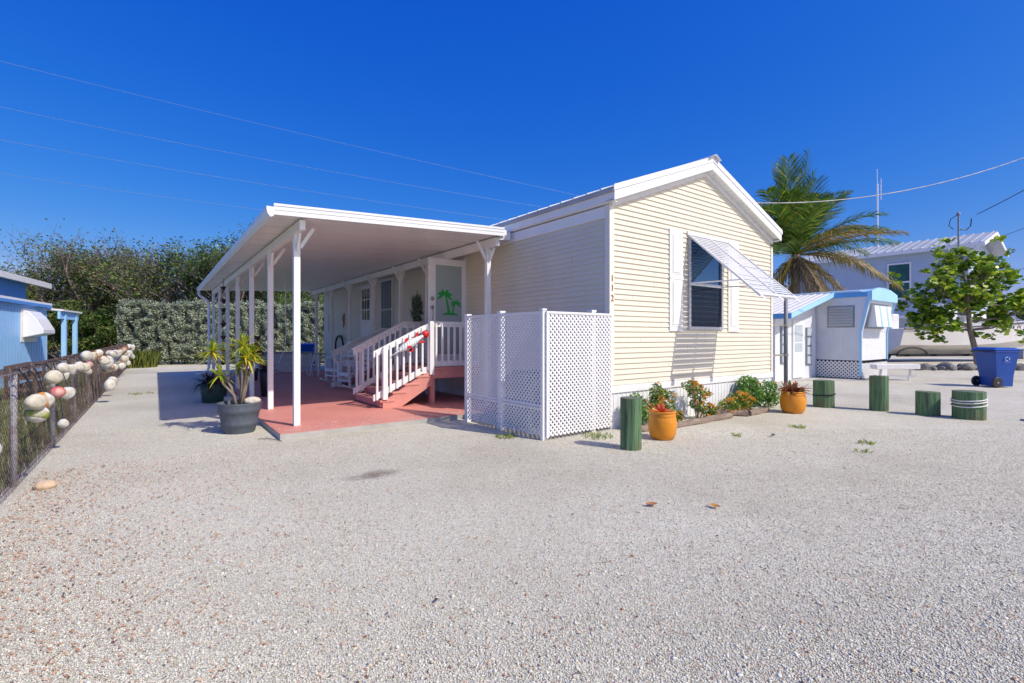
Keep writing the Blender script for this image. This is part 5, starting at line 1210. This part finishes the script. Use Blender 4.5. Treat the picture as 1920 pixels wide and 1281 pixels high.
r = lattice((18.60, 5.99, .03), (0, 1, 0), 1.35, .56, .12, .04, nrm=(-1, 0, 0)); l2 = lattice((18.64, 5.96, .03), (1, 0, 0), 2.4, .5, .12, .045, nrm=(0, -1, 0)); r.add(l2.v, l2.f); r.build('skirt_lattice', LAT, tr, True)
r = MB(); r.box(18.7, 21, 6.1, 13, .02, .62); r.build('underside', DARK, tr, True)
lt = thing('trailer_porch', 'white enclosed lean-to with blue edged ribbed roof beside the trailer', 'porch', (15.8, 7.3, 0))
r = MB(); r.box(15.62, 18.56, 7.3, 11.5, 0, 1.98); r.prism([(15.62, 1.98), (18.56, 1.98), (18.56, 2.82)], 7.31, 11.5); r.build('wall', mat('porch_white', (.74, .76, .79), .5, .05), lt, True)
r = MB(); ra = lambda x: 2.06+(2.93-2.06)*(x-15.46)/(18.88-15.46)
r.prism([(15.46, 2.06), (18.6, ra(18.6)), (18.6, ra(18.6)+.03), (15.46, 2.09)], 6.77, 11.6)
for y in np.arange(6.9, 11.5, .22): r.bar((15.46, y, 2.10), (18.6, y, ra(18.6)+.04), .04, .02)
pr_ = r.build('roof', WHITE_OLD, lt, True)
r = MB(); r.prism([(15.46, 1.97), (18.6, ra(18.6)-.1), (18.6, ra(18.6)+.06), (15.46, 2.12)], 6.74, 6.765); r.build('rake_board', SKY, pr_, True)
r = MB(); r.box(15.43, 15.455, 6.75, 11.6, 1.96, 2.12); r.build('eave_board', SKY_SHADE, pr_, True)
for x0, x1, z0, z1, n_ in ((15.95, 16.3, .55, 1.75, 4), (17.75, 18.15, .45, 1.72, 4)):
    r = MB(); r.box(x0, x1, 7.26, 7.298, z0, z1); wv = r.build('window', GREY, lt, True); r = MB()
    for k in range(n_):
        h = (z1-z0)/n_; r.box(x0+.04, x1-.04, 7.25, 7.262, z0+k*h+.04, z0+(k+1)*h-.02)
    r.build('pane', mat('pale_pane', (.50, .58, .62), .15, .1, 2, 0), wv, True)
r = MB(); r.box(16.75, 17.5, 7.25, 7.298, .06, 1.95); dd = r.build('door', WHITE, lt, True)
r = MB(); r.box(16.85, 17.4, 7.24, 7.25, 1.25, 1.80); r.box(16.85, 17.4, 7.24, 7.25, .92, 1.2); r.build('pane', mat('pale_pane', (.50, .58, .62), .15, .1, 2, 0), dd, True)
wbn = thing('white_bench', 'long white plank bench in front of the trailer', 'bench', CW(1675, 15.6), -math.atan2(.5936, .8048))
r = MB(); r.box(-.65, .75, -.15, .15, .37, .52); r.build('seat', WHITE_OLD, wbn, bevel=.01)
for x in (-.45, .5):
    r = MB(); r.bar((x, 0, 0), (x+.05, 0, .37), .05, .05); r.build('leg', WHITE_OLD, wbn)

# ------------------------------------------------------------ raised house behind the boat
SH = mat('pale_blue_grey_siding', (.44, .53, .66), .6, .05, 2, .05)
rh = thing('two_storey_house', 'pale blue grey two storey house with metal roof behind the boat', 'house', (51.4, 9.3, 0))
hx, hy, hX, hY, ez, az_ = 51.4, 9.3, 59.5, 22.0, 8.7, 9.85
r = MB(); r.box(hx, hX, hy, hY, 3.2, ez); r.prism([(hx, ez), (hX, ez), ((hx+hX)/2, az_)], hy, hY)
for z in np.arange(3.4, 9.8, .22):
    if z < ez: r.box(hx-.025, hx, hy, hY, z, z+.02)
    k = 1 if z < ez else max(0, (az_-z)/(az_-ez)); c_ = (hx+hX)/2; hw = (hX-hx)/2*k
    if hw > .2: r.box(c_-hw, c_+hw, hy-.03, hy, z, z+.025)
r.build('upper_wall', SH, rh, True)
r = MB(); r.box(hx+.3, hX-.3, hy+.3, hY-.3, 0, 3.2); r.build('lower_wall', mat('pale_stucco', (.52, .55, .55), .7), rh, True)
r = MB(); r.box(hx-.05, hX+.05, hy-.05, hY+.05, 3.0, 3.25); r.build('floor_band', WHITE, rh, True)
r = MB(); ov = .6; c_ = (hx+hX)/2
for s, xe in ((-1, hx-ov), (1, hX+ov)):
    r.add([(xe, hy-1.0, ez-.12), (c_, hy-1.0, az_+.1), (c_, hY+.6, az_+.1), (xe, hY+.6, ez-.12), (xe, hy-1.0, ez-.02), (c_, hy-1.0, az_+.2), (c_, hY+.6, az_+.2), (xe, hY+.6, ez-.02)], [(0, 1, 2, 3), (4, 7, 6, 5), (0, 4, 5, 1), (2, 6, 7, 3), (0, 3, 7, 4)])
    for y in np.arange(hy-.8, hY, .6): r.bar((xe, y, ez+.02), (c_, y, az_+.24), .07, .08)
rr_ = r.build('roof', mat('dull_standing_seam', (.46, .49, .53), .45, .15, .6, 0, metal=.2), rh, True)
r = MB(); r.box(hx-ov-.03, hx-ov+.02, hy-1, hY+.6, ez-.3, ez-.02); r.prism([(hx-ov, ez-.32), (c_, az_-.1), (hX+ov, ez-.32), (hX+ov, ez-.08), (c_, az_+.16), (hx-ov, ez-.08)], hy-1.05, hy-.99); r.build('fascia', WHITE, rr_, True)
y0, y1 = 12.6, 14.6
def wallY(px): 
    a = (px-960)/907.; t_ = hx/(F[0]+a*Rt[0]); return t_*(F[1]+a*Rt[1])
ya, yb = wallY(1709), wallY(1664)
r = MB(); r.box(hx-.08, hx-.03, ya, yb, 4.55, 7.75); wv = r.build('window', WHITE, rh, True)
r = MB(); r.box(hx-.1, hx-.08, ya+.12, yb-.12, 4.75, 6.0); r.box(hx-.1, hx-.08, ya+.12, yb-.12, 6.15, 7.6); r.build('pane', GREENGLASS, wv, True)
ya, yb = wallY(1724), wallY(1700)
r = MB(); r.box(hx+.2, hx+.29, ya, yb, 1.2, 2.9); wv = r.build('window', WHITE, rh, True)
r = MB(); r.box(hx+.18, hx+.2, ya+.1, yb-.1, 1.3, 2.05); r.box(hx+.18, hx+.2, ya+.1, yb-.1, 2.2, 2.8); r.build('pane', DARKGLASS, wv, True)
mast = thing('service_mast', 'dark electric service mast on the metal roof edge', 'mast', (*CW(1797, 37.3)[:2], ZH(462, 37.3)))
r = MB(); r.tube([(0, 0, -1.2), (0, 0, 2.45)], .06, 8); r.lathe([(.12, 2.4), (.14, 2.5), (.06, 2.62), (.0001, 2.64)], n=8); r.build('pipe', GREY, mast)
r = MB(); rv = Vector((Rt[0], Rt[1], 0)); r.tube([Vector((0, 0, 2.4))-rv*.1, Vector((0, 0, 2.1))-rv*.6, Vector((0, 0, 1.6))-rv*.75, Vector((0, 0, 1.3))-rv*.4], .03, 5); r.tube([Vector((0, 0, 1.3)), Vector((0, 0, 1.25))+rv*.6, Vector((0, 0, 1.6))+rv*.95, Vector((0, 0, 2.15))+rv*1.0], .04, 5); r.build('cable_loop', BLACK, mast)
an = thing('antenna_pole', 'thin white antenna pole above the palm fronds', 'antenna', (*CW(1645, 45)[:2], 6.0))
r = MB(); r.tube([(0, 0, 0), (0, 0, ZH(345, 45)-6)], .07, 6); r.tube([(0, 0, ZH(345, 45)-6), (-.1, 0, ZH(318, 45)-6)], .03, 4); r.tube([(.25, -.2, ZH(375, 45)-6), (.25, -.2, ZH(335, 45)-6)], .035, 4); r.build('pole', METALW, an)

# ------------------------------------------------------------ boat on trailer
bt = thing('boat', 'white open motor boat on a trailer behind the rocks', 'boat', CW(1655, 27.5), -math.atan2(.5936, .8048)+.10)
HULL = mat('hull_gelcoat', (.80, .78, .76), .3, .06, 1, 0); 
L = 10.6; st_ = []
for i in range(15):
    t_ = i/14; x = L*t_; hb = 1.35*(1-max(0, (t_-.45)/.55)**2.2); sheer = 1.85+.62*t_**1.6; keel = .42+1.35*max(0, (t_-.55)/.45)**2.3; ch = .95+.75*max(0, (t_-.35)/.65)**1.8
    hb = max(hb, .03)
    st_.append([(x+.25*t_**3, 0, keel), (x+.28*t_**3, -hb*.82*(1 if t_ < .95 else .6), ch), (x+.5*t_**3, -hb, sheer), (x+.5*t_**3, -hb+.08*(hb > .1), sheer+.01), (x+.5*t_**3, hb-.08*(hb > .1), sheer+.01), (x+.5*t_**3, hb, sheer), (x+.28*t_**3, hb*.82*(1 if t_ < .95 else .6), ch)])
r = MB(); vs = [p for s in st_ for p in s]; fs = [tuple(range(7))]
for i in range(14):
    for j in range(7):
        if j == 3: continue
        fs.append((7*i+j, 7*i+(j+1) % 7, 7*i+7+(j+1) % 7, 7*i+7+j))
r.add(vs, fs); r.build('hull', HULL, bt, smooth=False)
r = MB()
for sg in (1, 5):
    pts = [Vector(s[2 if sg == 1 else 5])+Vector((0, -.02 if sg == 1 else .02, .0)) for s in st_]; r.tube(pts, .045, 5)
r.build('rub_rail', BLACK, bt)
r = MB()
for i in range(13): 
    a, b = st_[i], st_[i+1]; r.add([a[3], b[3], b[4], a[4]], [(0, 1, 2, 3)])
r.add([(v[0], v[1], v[2]) for v in []], []); r.build('deck', WHITE_OLD, bt)
r = MB(); r.box(3.2, 4.2, -.45, .45, 1.9, 2.95); r.box(3.3, 3.36, -.42, .42, 2.95, 3.3); cs = r.build('console', WHITE, bt, bevel=.05)
r = MB(); r.box(.2, .7, -.35, .35, 1.5, 2.7); r.build('outboard', WHITE, bt, bevel=.08)
rg = MB(); x0_ = 6.5
for k, wch in enumerate((.10, .13, 0, .1, .1, 0, .12, .1, .12, .1, 0, .1, .12)):
    if wch: 
        t_ = (x0_+k*.17)/L; rg.add([], []); i0 = min(13, int(t_*14)); fr_ = t_*14-i0; a = Vector(st_[i0][2]).lerp(Vector(st_[i0+1][2]), fr_); b = Vector(st_[i0][1]).lerp(Vector(st_[i0+1][1]), fr_)
        p = a.lerp(b, .16); q = a.lerp(b, .27); d_ = (Vector(st_[i0+1][2])-Vector(st_[i0][2])).normalized()*wch; o_ = Vector((0, -.012, 0))
        rg.add([p+o_, p+d_+o_, q+d_*.9+o_, q+d_*.05+o_], [(0, 1, 2, 3)])
rg.build('registration_marks', mat('faded_marks', (.12, .12, .14), .6), bt)
bl = thing('boat_trailer', 'dark boat trailer under the white hull', 'trailer', tuple(bt.location), bt.rotation_euler.z)
r = MB()
for s in (-.7, .7): r.bar((.2, s, .38), (8.3, s*.7, .38), .1, .14)
for x in (.8, 2.5, 4.5, 6.5): r.bar((x, -.9, .38), (x, .9, .38), .09, .1)
r.bar((6.5, 0, .36), (10.5, 0, .36), .12, .12); r.build('frame', BLACK, bl)
for x in (.4, 1.2):
    for s in (1,):
        r = MB(); r.lathe([(.12, -.11), (.33, -.11), (.35, -.06), (.35, .06), (.33, .11), (.12, .11)], (x, s*1.15, .35), 18, ax=(0, 1, 0)); r.build('wheel', BLACK, bl)
r = MB(); r.tube([(-.2+.9*(1+math.cos(math.pi*(1-i/10))), -1.15, .4+.42*math.sin(math.pi*i/10)) for i in range(11)], .05, 6); r.build('fender', BLACK, bl)
r = MB(); r.bar((8.6, -.5, .3), (9.4, -.3, 1.5), .06, .06); r.bar((8.6, -.5, .3), (9.4, -.4, 1.2), .05, .05); r.build('winch_post', mat('red_frame', (.35, .02, .05), .5), bl)
crt = thing('yellow_crate', 'yellow slatted crate behind the blue bin', 'crate', CW(1915, 21))
r = MB()
for i in range(4): r.box(-.6, .6, -.25, -.22, i*.11, i*.11+.08); r.box(-.6, .6, .22, .25, i*.11, i*.11+.08)
r.box(-.6, .6, -.22, .22, 0, .03); r.build('slats', mat('yellow_plastic', (.60, .36, .02), .5), crt)
gt = thing('grey_tote', 'grey storage tote stacked on the yellow crate', 'tote', (*CW(1908, 21.05)[:2], .45)); r = MB(); r.box(-.35, .35, -.22, .22, 0, .38); r.box(-.38, .38, -.25, .25, .38, .43); r.build('tub', mat('tote_grey', (.32, .34, .38), .5), gt, bevel=.02)

# rocks row
def rock(px, wd, s, lab, seed):
    rd = np.random.default_rng(seed); r = MB(); r.sph((0, 0, 0), 1, 12, 8); V = np.array(r.v)
    for _ in range(5):
        d = rd.normal(size=3); d /= np.linalg.norm(d); k = V@d; V += d[None]*(np.clip(k-.45, 0, 1)*-.7)[:, None]
    V *= np.array([s*1.15, s*.8, s*.72]); V[:, 2] += s*.5; r.v = [tuple(v) for v in V]
    o = r.build('rock', ROCK, None, smooth=False); o.location = CW(px, wd); o.rotation_euler = (0, 0, seed); tag(o, lab, 'rock', 'dark rocks lining the boat yard')
ROCK = mat('grey_boulder', (.24, .235, .23), .9, .45, 4, 1, .04, 12)
for i, px in enumerate((1726, 1738, 1750, 1762, 1772, 1784, 1797, 1806, 1818, 1830, 1900, 1912, 1925, 1938)):
    rock(px, 20.4+.25*math.sin(i*2.1), .21+.07*math.sin(i*1.7+1), 'rough grey rock in the low row before the boat', i+1)

# ------------------------------------------------------------ seagrape tree
def seagrape():
    wd = 21.5; t = thing('seagrape_tree', 'round leafed seagrape tree standing behind the blue bin', 'tree', CW(1834, wd)); rd = random.Random(9)
    SG = leafmat('seagrape_leaf', [(0, (.06, .15, .015)), (.4, (.16, .30, .025)), (.75, (.36, .50, .04)), (1, (.60, .66, .07))], .35, .3)
    rv = Vector((Rt[0], Rt[1], 0)); fv = Vector((F[0], F[1], 0)); tb = MB(); tips = []
    trunk = [Vector((0, 0, 0)), Vector((0, 0, .7))-rv*.1, Vector((0, 0, 1.7))-rv*.36, Vector((0, 0, 2.8))-rv*.45, Vector((0, 0, 4.2))-rv*.6]
    tb.tube(trunk, [.13, .11, .10, .08, .04], 8)
    limbs = [(1.2, 2.3, .55), (-1.7, 2.55, .8), (-2.6, 3.0, 1), (2.0, 2.7, 1), (1.6, 3.9, .9), (-1.3, 3.9, .8), (-.5, 4.7, .6), (.2, 5.1, .5), (.5, 4.3, .5), (-1.9, 3.5, .9), (1.0, 3.2, .5), (2.4, 3.3, 1), (-.8, 3.1, .5), (0, 3.6, .4), (-1.3, 2.15, .5), (1.7, 2.2, .6), (.9, 4.6, .4), (-2.3, 2.5, .7)]
    for x, z, _ in limbs:
        y = rd.uniform(-1.1, 1.1); s = trunk[2].lerp(trunk[4], max(0, min(1, (z-2.3)/2.6))); e = rv*x+fv*y+Vector((0, 0, z)); m1 = s.lerp(e, .5)-Vector((0, 0, .15)); tb.tube([s, m1, e], [.05, .035, .015], 5)
        for _ in range(19):
            q = m1.lerp(e, rd.uniform(.2, 1.1)); f = q+rv*rd.gauss(0, .34)+fv*rd.gauss(0, .36)+Vector((0, 0, rd.gauss(.08, .36))); tb.tube([q, f], [.012, .006], 3); tips.append(f)
    tb.build('trunk', BARK, t, smooth=True)
    l = MB()
    for p in tips:
        for _ in range(13):
            c = p+Vector((rd.gauss(0, .11), rd.gauss(0, .11), rd.gauss(0, .08))); nv = Vector((rd.gauss(0, .7), rd.gauss(0, .7), 1)).normalized(); u = nv.orthogonal().normalized(); v = nv.cross(u); s = rd.uniform(.07, .125)
            l.add([c+(u*math.cos(a*.7854)+v*math.sin(a*.7854))*s for a in range(8)], [tuple(range(8))])
    l.build('crown', SG, t)
seagrape()
tree('dense_tree', 'dark tree showing at the right edge behind the boat bow', CW(1955, 46), 5.0, 1.2, 77, TL2, 6000, .22, .15, levels=3)

# ------------------------------------------------------------ cables
CABW = mat('pale_cable', (.26, .32, .42), .4, .05, 1, 0); CABB = mat('black_cable', (.03, .035, .05), .5, .05, 1, 0)
def cable(pts, m, rad, label, grp=None):
    """pts: three control (px, py) on the path, plus the depths at both ends"""
    (x0, y0, w0), (x1, y1, w1), (x2, y2, w2) = pts; out = []
    for i in range(41):
        px = x0+(x2-x0)*i/40; a = (px-x1)*(px-x2)/((x0-x1)*(x0-x2)); b = (px-x0)*(px-x2)/((x1-x0)*(x1-x2)); c = (px-x0)*(px-x1)/((x2-x0)*(x2-x1))
        wd = 1/(1/w0+(1/w2-1/w0)*(px-x0)/(x2-x0)); out.append(CW(px, wd, ZH(a*y0+b*y1+c*y2, wd)))
    r = MB(); r.tube(out, rad, 5); tag(r.build('cable', m, None, smooth=True), label, 'cable', grp)
G3 = 'overhead power lines behind the house'
cable([(-400, 12, 26), (780, 300, 0), (1250, 402, 48)], CABW, .008, 'topmost of the four pale power lines at left', G3)
cable([(-400, 112, 26), (780, 349.5, 0), (1250, 424, 48)], CABW, .008, 'second from the top of the pale power lines', G3)
cable([(-400, 188, 26), (780, 389, 0), (1250, 453, 48)], CABW, .008, 'third from the top of the pale power lines', G3)
cable([(-400, 262, 26), (501, 395, 0), (1250, 480, 48)], CABW, .008, 'lowest pale power line passing behind the carport corner', G3)
cable([(1380, 379, 11.5), (1640, 367, 0), (2100, 218, 15)], mat('twisted_service_drop', (.42, .42, .43), .5, .5, 3, 0), .012, 'twisted service cable crossing in front of the palm')
cable([(1832, 402, 37), (1880, 378, 0), (2050, 280, 28)], CABB, .03, 'black cable rising right from the service mast')
cable([(1858, 451, 40), (1920, 428, 0), (2050, 372, 30)], CABB, .02, 'black cable leaving the gable of the two storey house')
cable([(1856, 519, 40), (1920, 503, 0), (2050, 455, 30)], CABB, .02, 'lowest black cable right of the seagrape tree')
